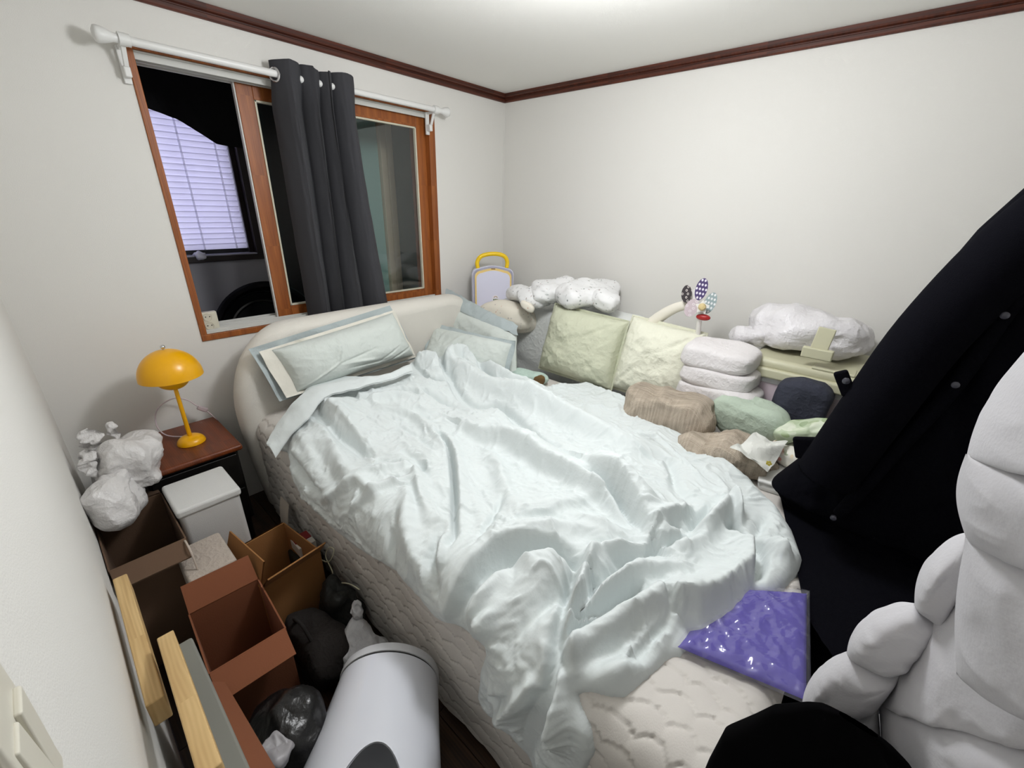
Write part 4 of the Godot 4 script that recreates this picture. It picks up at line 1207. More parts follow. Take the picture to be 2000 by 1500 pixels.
	var cc := [Vector3(0.500,0.112,0.897), Vector3(0.520,0.212,0.922), Vector3(0.540,0.240,1.034), Vector3(0.560,0.305,1.063), Vector3(0.555,0.300,1.030), Vector3(0.545,0.245,1.009), Vector3(0.540,0.203,1.065), Vector3(0.530,0.136,1.023), Vector3(0.545,0.234,1.183), Vector3(0.550,0.258,1.260)]
	g.tube(smooth(cc), 0.0022, 6)
	tag(build(g, "cable", mat(Color(0.80, 0.79, 0.68), 0.5)), "thin cream cable looping down beside the mattress", "cable")
	g = G.new(); lump(g, Vector3(0.530,0.235,1.134) - Vector3(0.02, 0.08, -0.02), Vector3(0.05, 0.09, 0.09), 117, 0.02, 0.7, Basis.IDENTITY, 50, 30, 12.0)
	tag(build(g, "dark_cloth", mat(Color(0.10, 0.105, 0.10), 0.7, tw, 0.3, 5.0)), "dark crumpled cloth stuffed beside the mattress below the cable", "cloth")
	# two pine boards along the left wall
	for k in 2:
		var A: Vector3 = [Vector3(0.015,0.600,1.050), Vector3(0.042,0.660,1.409)][k]
		var B: Vector3 = [Vector3(-0.001,0.640,1.544), Vector3(0.020,0.780,1.850)][k]
		A.x = [0.002, 0.045][k]; B.x = [-0.002, 0.040][k]
		var d := (B - A).normalized()
		var up := Vector3(0, 1, 0) - d * d.y
		var bs := Basis(d.cross(-up.normalized()), up.normalized(), -d)
		g = G.new(); g.rbox((A + B) / 2 - up.normalized() * 0.03, Vector3(0.030, 0.06, (B - A).length()), 0.003, bs)
		tag(build(g, "pine_board", m_pine), ["pine board lying against the left wall, the shorter one nearest the wall", "longer pine board lying on the inner side of another board at the left wall"][k], "board", "pine boards along the left wall")
	# what the boards rest on
	g = G.new(); g.rbox(Vector3(0.062, 0.26, 1.62), Vector3(0.05, 0.52, 0.62), 0.006)
	tag(build(g, "storage_crate", mat(Color(0.50, 0.50, 0.47), 0.7)), "grey crate under the pine boards at the left wall", "crate")
	# brown cardboard sheet and a clear bag with dark contents at the bottom edge
	g = G.new()
	var s4 := [Vector3(0.049,0.400,1.348), Vector3(0.115,0.340,1.346), Vector3(0.046,0.520,1.741), Vector3(0.126,0.460,1.767)]
	for lay in [0.0, 0.006]:
		g.grid(8, 12, func(u: float, v: float) -> Vector3: return pillow_surface(s4, u, v) + Vector3(0, lay + 0.01 * sin(PI * u), 0))
	tag(build(g, "cardboard_sheet", m_card2), "brown cardboard sheet leaning beside the longer pine board", "cardboard")
	t = thing("clear_bag", Vector3(0.19, 0.25, 1.62), "clear plastic bag with dark contents and white tape at the bottom edge", "bag")
	g = G.new(); lump(g, Vector3(0.20, 0.17, 1.55), Vector3(0.07, 0.17, 0.13), 121, 0.02, 0.7, Basis.IDENTITY, 60, 36, 10.0, 0.99); build(g, "contents", mat(Color(0.075, 0.072, 0.075), 0.3, tw, 0.25, 3.0), t)
	g = G.new(); lump(g, Vector3(0.148,0.345,1.606), Vector3(0.028, 0.012, 0.035), 123, 0.01, 0.5, Basis(Vector3.UP, 0.5), 30, 18, 30.0); build(g, "tape", mat(Color(0.62, 0.61, 0.62), 0.4), t)
	# white glossy stool tipped on its side: ringed top away from the camera, arched opening towards it
	var ax := Vector3(0.66, -0.02, -0.70).normalized()
	var top := Vector3(0.462,0.205,1.582)
	t = thing("stool", Vector3(0.30, 0.0, 1.9), "glossy white plastic stool with ringed top and arched opening, lying beside the bed", "stool")
	var view := Vector3(-0.218, 0.857, 0.467)
	var e1 := (view - ax * view.dot(ax)).normalized()
	var e2 := ax.cross(e1)
	g = G.new()
	for lay in [0.0, 0.006]:
		g.grid(121, 40, func(u: float, v: float) -> Vector3:
			var ph := TAU * u if u < 0.9999 else 0.0
			var arch := 0.0
			var dd := fposmod(ph + PI / 4, PI / 2) - PI / 4
			arch = 0.20 * sqrt(maxf(0.0, 1.0 - pow(dd / 0.50, 2.0)))
			var l := (0.44 - arch) * v
			var r: float = 0.146 + 0.032 * (l / 0.30) + 0.01 * pow(l / 0.44, 3.0) - lay
			return top - ax * (0.018 + l) + (e1 * cos(ph) + e2 * sin(ph)) * r, true)
	build(g, "body", m_gloss, t)
	var xb := Transform3D(Basis(e1, ax, e1.cross(ax)), top)
	g = G.new(); g.lathe([Vector2(0.138, -0.013), Vector2(0.1475, -0.012), Vector2(0.1485, -0.002), Vector2(0.1465, 0.012), Vector2(0.139, 0.018), Vector2(0.0, 0.019)], 64, xb); build(g, "seat_ring", mat(Color(0.80, 0.805, 0.82), 0.3), t)
	g = G.new(); g.lathe([Vector2(0.1435, -0.0215), Vector2(0.1435, -0.0115)], 64, xb); build(g, "groove", mat(Color(0.02, 0.02, 0.03), 0.6), t)

func right_pile(tw: Texture2D, tf: Texture2D, tfur: Texture2D, m_white: Material) -> void:
	var cloth := func(c: Color) -> StandardMaterial3D: return mat(c, 0.9, tw, 0.4, 3.0)
	# low chest that the pile lies on
	var g := G.new()
	var t := thing("storage_chest", Vector3(2.36, 0, 1.3), "low white plastic chest between the bed and the blank wall, under the bedding pile", "chest")
	g.rbox(Vector3(2.38, 0.19, 1.31), Vector3(0.47, 0.38, 1.96), 0.03); build(g, "body", m_white, t)
	g = G.new(); g.rbox(Vector3(2.38, 0.395, 1.31), Vector3(0.48, 0.035, 1.98), 0.016); build(g, "lid", m_white, t)
	# bedding folded on the chest
	g = G.new(); lump(g, Vector3(2.43, 0.68, 0.80), Vector3(0.18, 0.27, 0.60), 131, 0.02, 0.45, Basis.IDENTITY, 80, 40, 5.0, 0.985)
	tag(build(g, "folded_quilt", cloth.call(Color(0.88, 0.89, 0.88))), "grey white quilt folded under the cushions along the blank wall", "quilt")
	# cream cushion with small dots
	var m_dot := printed(dots(Color(0.92, 0.895, 0.84), [Color(0.62, 0.60, 0.58), Color(0.8, 0.6, 0.5)], 26, 2, 4, 5), 0.9, 3.0)
	g = G.new(); lump(g, Vector3(2.180,0.856,0.465), Vector3(0.13, 0.09, 0.21), 133, 0.012, 0.75, Basis(Vector3(0, 1, 0), 0.3) * Basis(Vector3(0, 0, 1), -0.25), 64, 40, 6.0)
	tag(build(g, "dotted_cushion", m_dot), "cream cushion with tiny dots below the toy case", "cushion")
	# printed blankets, heaped
	var m_print := printed(dots(Color(0.915, 0.915, 0.915), [Color(0.42, 0.47, 0.42), Color(0.58, 0.46, 0.44), Color(0.50, 0.52, 0.52), Color(0.70, 0.70, 0.70)], 90, 1, 4, 6), 0.9, 2.6)
	for k in 6:
		var c: Vector3 = [Vector3(2.260,0.999,0.548), Vector3(2.200,1.032,0.676), Vector3(2.280,1.053,0.800), Vector3(2.300,1.054,1.000), Vector3(2.420,1.063,1.016), Vector3(2.340,1.047,1.156)][k]
		var h: Vector3 = [Vector3(0.08, 0.045, 0.11), Vector3(0.09, 0.055, 0.10), Vector3(0.13, 0.075, 0.18), Vector3(0.14, 0.08, 0.19), Vector3(0.12, 0.06, 0.17), Vector3(0.09, 0.065, 0.12)][k]
		if k == 0: t = thing("printed_blanket", c - Vector3(0, 0.1, 0), "crumpled white blanket with a small leaf print heaped by the wall corner", "blanket")
		g = G.new(); lump(g, c, h, 140 + k, 0.02, 0.8, Basis(Vector3(0, 1, 0), 0.4 * k), 56, 32, 9.0)
		build(g, "fold", m_print, t)
	g = G.new(); lump(g, Vector3(2.100,0.980,0.719), Vector3(0.03, 0.03, 0.055), 151, 0.006, 0.8, Basis(Vector3(0, 1, 0), 0.3) * Basis(Vector3(1, 0, 0), 0.5), 36, 24, 9.0)
	tag(build(g, "plush_paw", m_dot), "small cream plush limb with faint dots on the printed blanket", "toy")
	# toy case with a yellow handle
	toy_case(m_white)
	# cushions and blankets in front of the wall
	for k in 2:
		var c: Vector3 = [Vector3(2.16, 0.80, 1.10), Vector3(2.19, 0.81, 1.56)][k]
		var w: float = [0.26, 0.21][k]; var hh: float = [0.20, 0.20][k]
		var cq := [c + Vector3(-0.06, -hh, -w), c + Vector3(-0.06, -hh, w), c + Vector3(0.05, hh, -w + 0.02), c + Vector3(0.05, hh - 0.02, w)]
		var cn := Vector3(-0.97, 0.25, 0.0)
		t = thing(["sage_cushion", "cream_cushion"][k], c - Vector3(0, hh, 0), ["large pale sage cushion propped in the middle of the bedding pile", "cream cushion standing between the sage cushion and the spinner toy"][k], "cushion")
		g = G.new(); pillow(g, cq, cn, [0.22, 0.22][k], 161 + k, [[0.05, 0.05, 0.35, 0.4, -0.008, 0.03], [0.95, 0.95, 0.6, 0.65, -0.008, 0.03], [0.95, 0.05, 0.7, 0.35, -0.008, 0.03], [0.2, 0.5, 0.6, 0.75, 0.008, 0.04]], 0.01)
		build(g, "cover", cloth.call([Color(0.79, 0.80, 0.71), Color(0.885, 0.885, 0.815)][k]), t)
		g = G.new(); flange(g, cq, cn, [0.008, 0.008, 0.008, 0.008], 0.0, 0.004, 165 + k); build(g, "piping", cloth.call([Color(0.74, 0.75, 0.66), Color(0.85, 0.85, 0.77)][k]), t)
	t = thing("white_blanket", Vector3(2.08, 0.62, 1.92), "pinkish white blanket folded in layers left of the beige storage box", "blanket")
	for k in 4:
		g = G.new(); lump(g, Vector3(2.09 + 0.01 * k, 0.68 + 0.085 * k, 1.93 - 0.015 * k), Vector3(0.105, 0.05, 0.185 - 0.01 * k), 165 + k, 0.010, 0.42, Basis(Vector3(0, 0, 1), 0.05), 72, 36, 6.0)
		build(g, "layer", cloth.call(Color(0.87, 0.855, 0.855)), t)
	# faux fur throw along the edge of the bed
	var m_fur := printed(grain(Color(0.66, 0.60, 0.53), Color(0.86, 0.81, 0.74), true, 12), 1.0, 5.0)
	m_fur.heightmap_enabled = true; m_fur.heightmap_texture = tfur; m_fur.heightmap_scale = 0.7
	g = G.new(); lump(g, Vector3(1.906,0.690,1.777), Vector3(0.10, 0.11, 0.20), 171, 0.022, 0.65, Basis.IDENTITY, 90, 50, 9.0)
	lump(g, Vector3(1.774,0.630,2.091), Vector3(0.09, 0.06, 0.17), 173, 0.02, 0.7, Basis(Vector3(0, 1, 0), 0.15), 80, 46, 12.0)
	tag(build(g, "fur_throw", m_fur), "taupe faux fur throw along the far edge of the duvet", "throw")
	# green quilt with a white corner that hangs down
	g = G.new(); lump(g, Vector3(2.013,0.720,2.081), Vector3(0.09, 0.11, 0.15), 175, 0.018, 0.6, Basis(Vector3(0, 0, 1), 0.2), 80, 46, 6.0)
	tag(build(g, "green_quilt", cloth.call(Color(0.70, 0.755, 0.69))), "pale green quilt heaped below the rolled white blanket", "quilt")
	t = thing("bib", Vector3(2.000,0.558,2.178), "white cloth with a tiny embroidered flower, its corner hanging over a white tray", "cloth")
	g = G.new()
	var c4 := [Vector3(1.661,0.720,2.105), Vector3(1.704,0.665,2.240), Vector3(1.831,0.750,2.151), Vector3(1.894,0.720,2.258)]
	var nz := noise(181, 8.0, 2)
	for lay in [0.0, 0.008]:
		g.grid(30, 30, func(u: float, v: float) -> Vector3:
			var p := pillow_surface(c4, u, v)
			return p + Vector3(-0.03 * sin(PI * u) * v - lay, 0.015 * nz.get_noise_3d(p.x, p.y, p.z) * 2.0, 0))
	build(g, "cloth", mat(Color(0.88, 0.885, 0.86), 0.9, tw, 0.2, 5.0), t)
	g = G.new()
	for k in 5: g.rbox(Vector3(1.698,0.700,2.236) + Vector3(0, 0.006 * sin(TAU * k / 5), 0.006 * cos(TAU * k / 5)), Vector3(0.003, 0.008, 0.008), 0.0014)
	build(g, "flower", mat(Color(0.72, 0.66, 0.25), 0.8), t)
	var m_leaf := printed(dots(Color(0.72, 0.77, 0.66), [Color(0.42, 0.52, 0.33), Color(0.56, 0.63, 0.45), Color(0.85, 0.87, 0.80), Color(0.80, 0.84, 0.74)], 60, 6, 22, 15), 0.9, 3.0)
	g = G.new(); lump(g, Vector3(1.927,0.760,2.298), Vector3(0.06, 0.045, 0.11), 183, 0.018, 0.7, Basis(Vector3(1, 0, 0), -0.5), 60, 34, 10.0)
	tag(build(g, "leaf_cloth", m_leaf), "green leaf patterned cloth beside the black coat", "cloth")
	var m_floral := printed(dots(Color(0.92, 0.91, 0.87), [Color(0.85, 0.35, 0.35), Color(0.88, 0.72, 0.35), Color(0.45, 0.55, 0.35), Color(0.55, 0.6, 0.7), Color(0.9, 0.6, 0.55)], 80, 3, 7, 16), 0.9, 3.2)
	g = G.new(); lump(g, Vector3(1.902,0.660,2.280), Vector3(0.07, 0.05, 0.09), 185, 0.01, 0.7, Basis.IDENTITY, 50, 30, 7.0)
	tag(build(g, "floral_pillow", m_floral), "white pillow with red and yellow flowers beside the hem of the black coat", "pillow")
	t = thing("tray", Vector3(1.771,0.585,2.265), "white plastic tray with a rounded corner between the duvet and the black coat", "tray")
	var tp: Vector3 = t.position
	g = G.new(); g.rbox(tp + Vector3(0.03, 0.012, 0.02), Vector3(0.20, 0.045, 0.16), 0.022, Basis(Vector3.UP, 0.15)); build(g, "body", m_white, t)
	g = G.new(); g.rbox(tp + Vector3(0.03, 0.034, 0.02), Vector3(0.205, 0.012, 0.165), 0.006, Basis(Vector3.UP, 0.15)); build(g, "rim", m_white, t)
	# navy folded cloth
	g = G.new(); lump(g, Vector3(2.140,0.808,2.248), Vector3(0.07, 0.10, 0.10), 187, 0.012, 0.55, Basis.IDENTITY, 60, 36, 7.0)
	tag(build(g, "navy_cloth", cloth.call(Color(0.20, 0.21, 0.26))), "folded navy cloth below the beige storage box, beside the black coat", "cloth")
	# brown and mint scraps at the near end of the pillows
	g = G.new(); lump(g, Vector3(1.900,0.614,0.905), Vector3(0.05, 0.035, 0.13), 189, 0.01, 0.8, Basis(Vector3(0, 1, 0), 0.2), 40, 26, 9.0)
	tag(build(g, "mint_blanket", cloth.call(Color(0.74, 0.82, 0.78))), "mint baby blanket rolled between the low pillow and the pile", "blanket")
	g = G.new(); lump(g, Vector3(1.880,0.626,1.007), Vector3(0.03, 0.03, 0.035), 191, 0.008, 0.8, Basis.IDENTITY, 36, 24, 20.0)
	tag(build(g, "plush_toy", mat(Color(0.55, 0.43, 0.26), 1.0, tfur, 0.8, 9.0)), "small tan plush toy peeking over the edge of the duvet", "toy")
	spinner()
	storage_box(tf, tw)

func toy_case(m_white: Material) -> void:
	var c := Vector3(2.270,0.991,0.253)
	var f := Vector3(-0.62, 0.0, 0.78).normalized()   # the way its face looks
	var r := Vector3.UP.cross(f).normalized()
	var u := Vector3(0, 1, 0).rotated(r, -0.10)
	f = r.cross(u)
	var b := Basis(r, u, f)
	var t := thing("toy_case", c - u * 0.13, "white toy carrying case with a yellow handle in the wall corner", "toy case")
	var mc := mat(Color(0.86, 0.86, 0.93), 0.35)
	var my := mat(Color(0.96, 0.80, 0.05), 0.4)
	var ms := mat(Color(0.92, 0.80, 0.50), 0.5)
	var outline := func(w: float, h: float, bow: float) -> PackedVector2Array:
		var p := PackedVector2Array()
		var rc := 0.035
		for k in 7:
			var a := PI + PI / 2 * k / 6
			p.append(Vector2(-w / 2 + rc + rc * cos(a), -h / 2 + rc + rc * sin(a)))
		for k in 7:
			var a := -PI / 2 + PI / 2 * k / 6
			p.append(Vector2(w / 2 - rc + rc * cos(a), -h / 2 + rc + rc * sin(a)))
		for k in 7:
			var a := PI / 2 * k / 6
			p.append(Vector2(w / 2 - rc + rc * cos(a), h / 2 - rc + rc * sin(a)))
		for k in range(1, 8): p.append(Vector2(lerpf(w / 2 - rc, -w / 2 + rc, k / 8.0), h / 2 + bow * sin(PI * k / 8.0)))
		for k in 7:
			var a := PI / 2 + PI / 2 * k / 6
			p.append(Vector2(-w / 2 + rc + rc * cos(a), h / 2 - rc + rc * sin(a)))
		return p
	var xf := Transform3D(b.scaled(Vector3.ONE * 1.18), c)
	var g := G.new()
	# body in soft steps, so that its edges are rounded
	for k in 3: g.prism(outline.call(0.25 - [0.008, 0.0, 0.008][k], 0.265 - [0.008, 0.0, 0.008][k], 0.016), [0.09, 0.08, 0.09][k], xf.translated_local(Vector3(0, 0, [-0.08, -0.075, -0.08][k])))
	build(g, "body", mc, t)
	g = G.new(); g.prism(outline.call(0.222, 0.238, 0.015), 0.004, xf.translated_local(Vector3(0, 0, 0.0095))); build(g, "yellow_stripe", ms, t)
	g = G.new(); g.prism(outline.call(0.204, 0.218, 0.014), 0.006, xf.translated_local(Vector3(0, -0.002, 0.0095))); var fc := build(g, "front_cover", mc, t)
	# round sticker with green plants
	var im := Image.create(64, 64, false, Image.FORMAT_RGB8)
	im.fill(Color(0.90, 0.89, 0.93))
	var rg := RandomNumberGenerator.new(); rg.seed = 3
	for k in 60:
		var x := rg.randi_range(12, 50); var y := rg.randi_range(34, 52)
		im.fill_rect(Rect2i(x, y, rg.randi_range(3, 7), rg.randi_range(3, 6)), [Color(0.25, 0.42, 0.15), Color(0.40, 0.52, 0.22), Color(0.20, 0.30, 0.18), Color(0.50, 0.45, 0.20)][rg.randi() % 4])
	for k in 24:
		var a := PI * (0.15 + 0.7 * k / 23.0)
		im.fill_rect(Rect2i(32 + int(16 * cos(a)), 30 - int(18 * sin(a)), 4, 4), Color(0.62, 0.47, 0.24))
	var mst := mat(Color.WHITE, 0.5); mst.albedo_texture = ImageTexture.create_from_image(im)
	g = G.new()
	var k0 := g.V.size()
	for i in 33:
		var a := TAU * i / 32
		g.V.append(xf * Vector3(0.012 + 0.023 * cos(a), -0.045 + 0.023 * sin(a), 0.0162)); g.N.append(f); g.T.append(Vector2(0.5 + 0.5 * cos(a), 0.5 - 0.5 * sin(a)))
	for i in range(1, 32): g.I.append_array([k0, k0 + i, k0 + i + 1])
	build(g, "sticker", mst, fc)
	g = G.new(); g.rbox(xf * Vector3(0.0, 0.130, 0.012), Vector3(0.03, 0.007, 0.006), 0.002, b); build(g, "latch", mat(Color(0.45, 0.30, 0.12), 0.5), fc)
	g = G.new(); g.tube(smooth([xf * Vector3(-0.085, 0.125, -0.03), xf * Vector3(-0.092, 0.165, -0.03), xf * Vector3(-0.07, 0.20, -0.03), xf * Vector3(-0.02, 0.215, -0.03), xf * Vector3(0.04, 0.215, -0.03), xf * Vector3(0.078, 0.20, -0.03), xf * Vector3(0.092, 0.17, -0.03), xf * Vector3(0.088, 0.135, -0.03)]), 0.0145, 14); build(g, "handle", my, t)
	for s in [-1, 1]:
		g = G.new(); g.lathe([Vector2(0.0, 0.018), Vector2(0.034, 0.016), Vector2(0.04, 0.008), Vector2(0.04, -0.09), Vector2(0.0, -0.092)], 28, Transform3D(b * Basis(Vector3(1, 0, 0), PI / 2), xf * Vector3(0.112 * s, -0.125, 0.0))); build(g, "foot", mc, t)

func spinner() -> void:
	var base := Vector3(2.220,1.021,1.740)
	var t := thing("spinner_toy", base, "spinner toy with spotted oval paddles above the bedding pile", "toy")
	var look := Vector3(-0.9, 0.25, 0.35).normalized()
	var mw := mat(Color(0.88, 0.87, 0.85), 0.4)
	var ov := func(base_c: Color, spot: Color, kind: int, seed_: int) -> StandardMaterial3D:
		var im := Image.create(64, 96, false, Image.FORMAT_RGB8)
		im.fill(base_c)
		for j in 5:
			for i in 4:
				var cx := 6 + i * 17 + (8 if j % 2 else 0); var cy := 9 + j * 19
				if kind == 1 and (i + j) % 2: continue
				for y in range(-6, 7):
					for x in range(-6, 7):
						var d := sqrt(x * x + y * y)
						var on := d < 5.6
						if kind == 1: on = d < 6.5 and d > 3.2
						if on and cx + x >= 0 and cx + x < 64 and cy + y >= 0 and cy + y < 96: im.set_pixel(cx + x, cy + y, spot)
		var m := mat(Color.WHITE, 0.5); m.albedo_texture = ImageTexture.create_from_image(im)
		return m
	var list := [
		["paddle", Vector3(2.220,1.174,1.643), 0.024, 0.043, 0.1, ov.call(Color(0.16, 0.12, 0.14), Color(0.85, 0.82, 0.8), 1, 1)],
		["paddle", Vector3(2.240,1.203,1.703), 0.027, 0.054, -0.12, ov.call(Color(0.27, 0.20, 0.40), Color(0.88, 0.87, 0.9), 0, 2)],
		["paddle", Vector3(2.220,1.147,1.762), 0.026, 0.052, -0.22, ov.call(Color(0.58, 0.64, 0.65), Color(0.88, 0.89, 0.89), 0, 3)],
		["paddle", Vector3(2.200,1.115,1.687), 0.031, 0.045, -0.30, ov.call(Color(0.76, 0.70, 0.72), Color(0.86, 0.83, 0.84), 1, 4)],
		["paddle", Vector3(2.250,1.165,1.672), 0.022, 0.034, 0.0, mw]]
	var r := Vector3.UP.cross(look).normalized()
	var u := look.cross(r)
	for e in list:
		var g := G.new()
		var c: Vector3 = e[1]
		var rr: Vector3 = r.rotated(look, e[4]); var uu: Vector3 = u.rotated(look, e[4])
		for s in [0.0, 1.0]:
			var k := g.V.size()
			g.V.append(c + look * (0.004 if s else -0.004)); g.N.append(look * (1 if s else -1)); g.T.append(Vector2(0.5, 0.5))
			for i in 33:
				var a := TAU * i / 32
				g.V.append(c + rr * cos(a) * e[2] + uu * sin(a) * e[3] + look * (0.003 if s else -0.003)); g.N.append(look * (1 if s else -1)); g.T.append(Vector2(0.5 + 0.5 * cos(a), 0.5 - 0.5 * sin(a)))
			for i in 32: g.I.append_array([k, k + 1 + i, k + 2 + i])
		for i in 32:
			var a := TAU * i / 32; var b := TAU * (i + 1) / 32
			var p: Vector3 = c + rr * cos(a) * e[2] + uu * sin(a) * e[3]; var q: Vector3 = c + rr * cos(b) * e[2] + uu * sin(b) * e[3]
			g.quad(p - look * 0.003, q - look * 0.003, q + look * 0.003, p + look * 0.003)
		build(g, e[0], e[5], t)
	# star shaped middle with a golden boss, red rollers below, a stalk down into the pile
	var hub := Vector3(2.170,1.132,1.744)
	var g := G.new()
	var star := PackedVector2Array()
	for k in 10: star.append(Vector2.from_angle(TAU * k / 10.0 + PI / 2) * (0.034 if k % 2 == 0 else 0.02))
	g.prism(star, 0.012, Transform3D(Basis(r, u, look), hub)); build(g, "star_hub", mw, t)
	g = G.new(); g.lathe([Vector2(0.0, 0.018), Vector2(0.012, 0.016), Vector2(0.017, 0.006), Vector2(0.018, 0.0)], 24, Transform3D(Basis(r, look, r.cross(look)), hub + look * 0.012)); build(g, "boss", mat(Color(0.80, 0.72, 0.52), 0.4), t)
	g = G.new(); lump(g, Vector3(2.180,1.083,1.757), Vector3(0.02, 0.016, 0.035), 201, 0.003, 0.9, Basis.IDENTITY, 24, 16, 9.0); build(g, "red_roller", mat(Color(0.62, 0.10, 0.10), 0.4), t)
	g = G.new(); g.tube([hub - look * 0.01, hub - look * 0.02 + Vector3(0.01, -0.08, 0), base + Vector3(0.03, -0.16, 0)], 0.012, 12); build(g, "stalk", mw, t)
	# pale curved arm that rises from the cushions towards it
	g = G.new(); g.tube(smooth([Vector3(2.260,0.955,1.444), Vector3(2.260,1.031,1.514), Vector3(2.260,1.086,1.582), Vector3(2.260,1.118,1.649)]), 0.034, 18, 0.022); build(g, "arm", mat(Color(0.89, 0.87, 0.82), 0.5), t)

func storage_box(tf: Texture2D, tw: Texture2D) -> void:
	var t := thing("storage_box", Vector3(2.38, 0.415, 2.17), "storage box with a beige lid and latch by the blank wall", "box")
	var mb := mat(Color(0.765, 0.755, 0.645), 0.4)
	var mp := mat(Color(0.84, 0.78, 0.81), 0.45)
	var x0 := 2.16; var x1 := 2.60; var z0 := 1.985; var z1 := 2.46
	var g := G.new(); bar(g, x0 + 0.02, x1 - 0.02, 0.43, 0.87, z0 + 0.02, z1 - 0.02, 0.03); build(g, "body", mp, t)
	g = G.new(); bar(g, x0 + 0.017, x0 + 0.03, 0.84, 0.868, z0 + 0.05, z1 - 0.05, 0.004); build(g, "white_band", mat(Color(0.9, 0.9, 0.9), 0.4), t)
	g = G.new()
	bar(g, x0 - 0.012, x1, 0.868, 0.915, z0 - 0.01, z1, 0.012)
	bar(g, x0 + 0.005, x1 - 0.01, 0.90, 0.955, z0 + 0.01, z1 - 0.015, 0.025)
	var lid := build(g, "lid", mb, t)
	g = G.new(); bar(g, x0 + 0.01, x0 + 0.10, 0.948, 0.959, z0 + 0.25, z0 + 0.40, 0.005); build(g, "label_recess", mb, lid)
	# open latch, standing up from the rim
	var lc := Vector3(2.185,1.065,2.239)
	g = G.new()
	g.rbox(lc + Vector3(0, 0.012, 0.004), Vector3(0.012, 0.095, 0.062), 0.004, Basis(Vector3(1, 0, 0), 0.08) * Basis(Vector3(0, 0, 1), -0.2))
	g.rbox(lc + Vector3(-0.012, -0.048, 0.0), Vector3(0.03, 0.045, 0.11), 0.006)
	build(g, "latch", mb, lid)
	# plump white plastic bag lying on the lid
	var m := plastic(Color(0.90, 0.89, 0.90), tw)
	var b := thing("plastic_bag", Vector3(2.42, 0.955, 2.17), "plump white plastic bag lying on the beige storage box", "plastic bag")
	g = G.new(); lump(g, Vector3(2.43, 1.045, 2.16), Vector3(0.16, 0.095, 0.245), 211, 0.016, 0.75, Basis.IDENTITY, 130, 70, 10.0, 0.95); build(g, "body", m, b)
	g = G.new(); lump(g, Vector3(2.36, 0.995, 1.95), Vector3(0.08, 0.045, 0.09), 213, 0.014, 0.8, Basis.IDENTITY, 60, 34, 14.0); build(g, "gathered_end", m, b)

# one down-filled panel between its seams
func quilted(g: G, e: Array, seed_: int) -> void:
	var n1 := noise(seed_, 8.0, 2)
	var n2 := noise(seed_ + 40, 14.0, 2, true)
	var tl: Vector3 = e[0]; var bl: Vector3 = e[1]; var tr: Vector3 = e[2]; var br: Vector3 = e[3]
	for side in [1.0, -1.0]:
		g.grid(50, 50, func(u: float, v: float) -> Vector3:
			var du := 2.0 * u - 1.0; var dv := 2.0 * v - 1.0
			var p := tl.lerp(bl, v).lerp(tr.lerp(br, v), u)
			p += (tl.lerp(bl, v) - tr.lerp(br, v)).normalized() * (e[5] * sin(PI * v) * (1.0 - u))
			var f := pow(maxf(0.0, 1.0 - pow(absf(du), 4.0)), 0.5) * pow(maxf(0.0, 1.0 - pow(absf(dv), 3.0)), 0.5)
			# creases run in from the seams
			var rim := maxf(absf(du), absf(dv))
			var w := n1.get_noise_3d(p.x, p.y, p.z) * 0.007 + n2.get_noise_3d(p.x, p.y, p.z) * 0.009 * smoothstep(0.25, 0.95, rim)
			var k: float = e[4] * (1.0 if side > 0 else 0.6)
			return p + Vector3(-side, 0.0, 0.0) * (k * f) + Vector3(-1, 0, 0) * w * f)

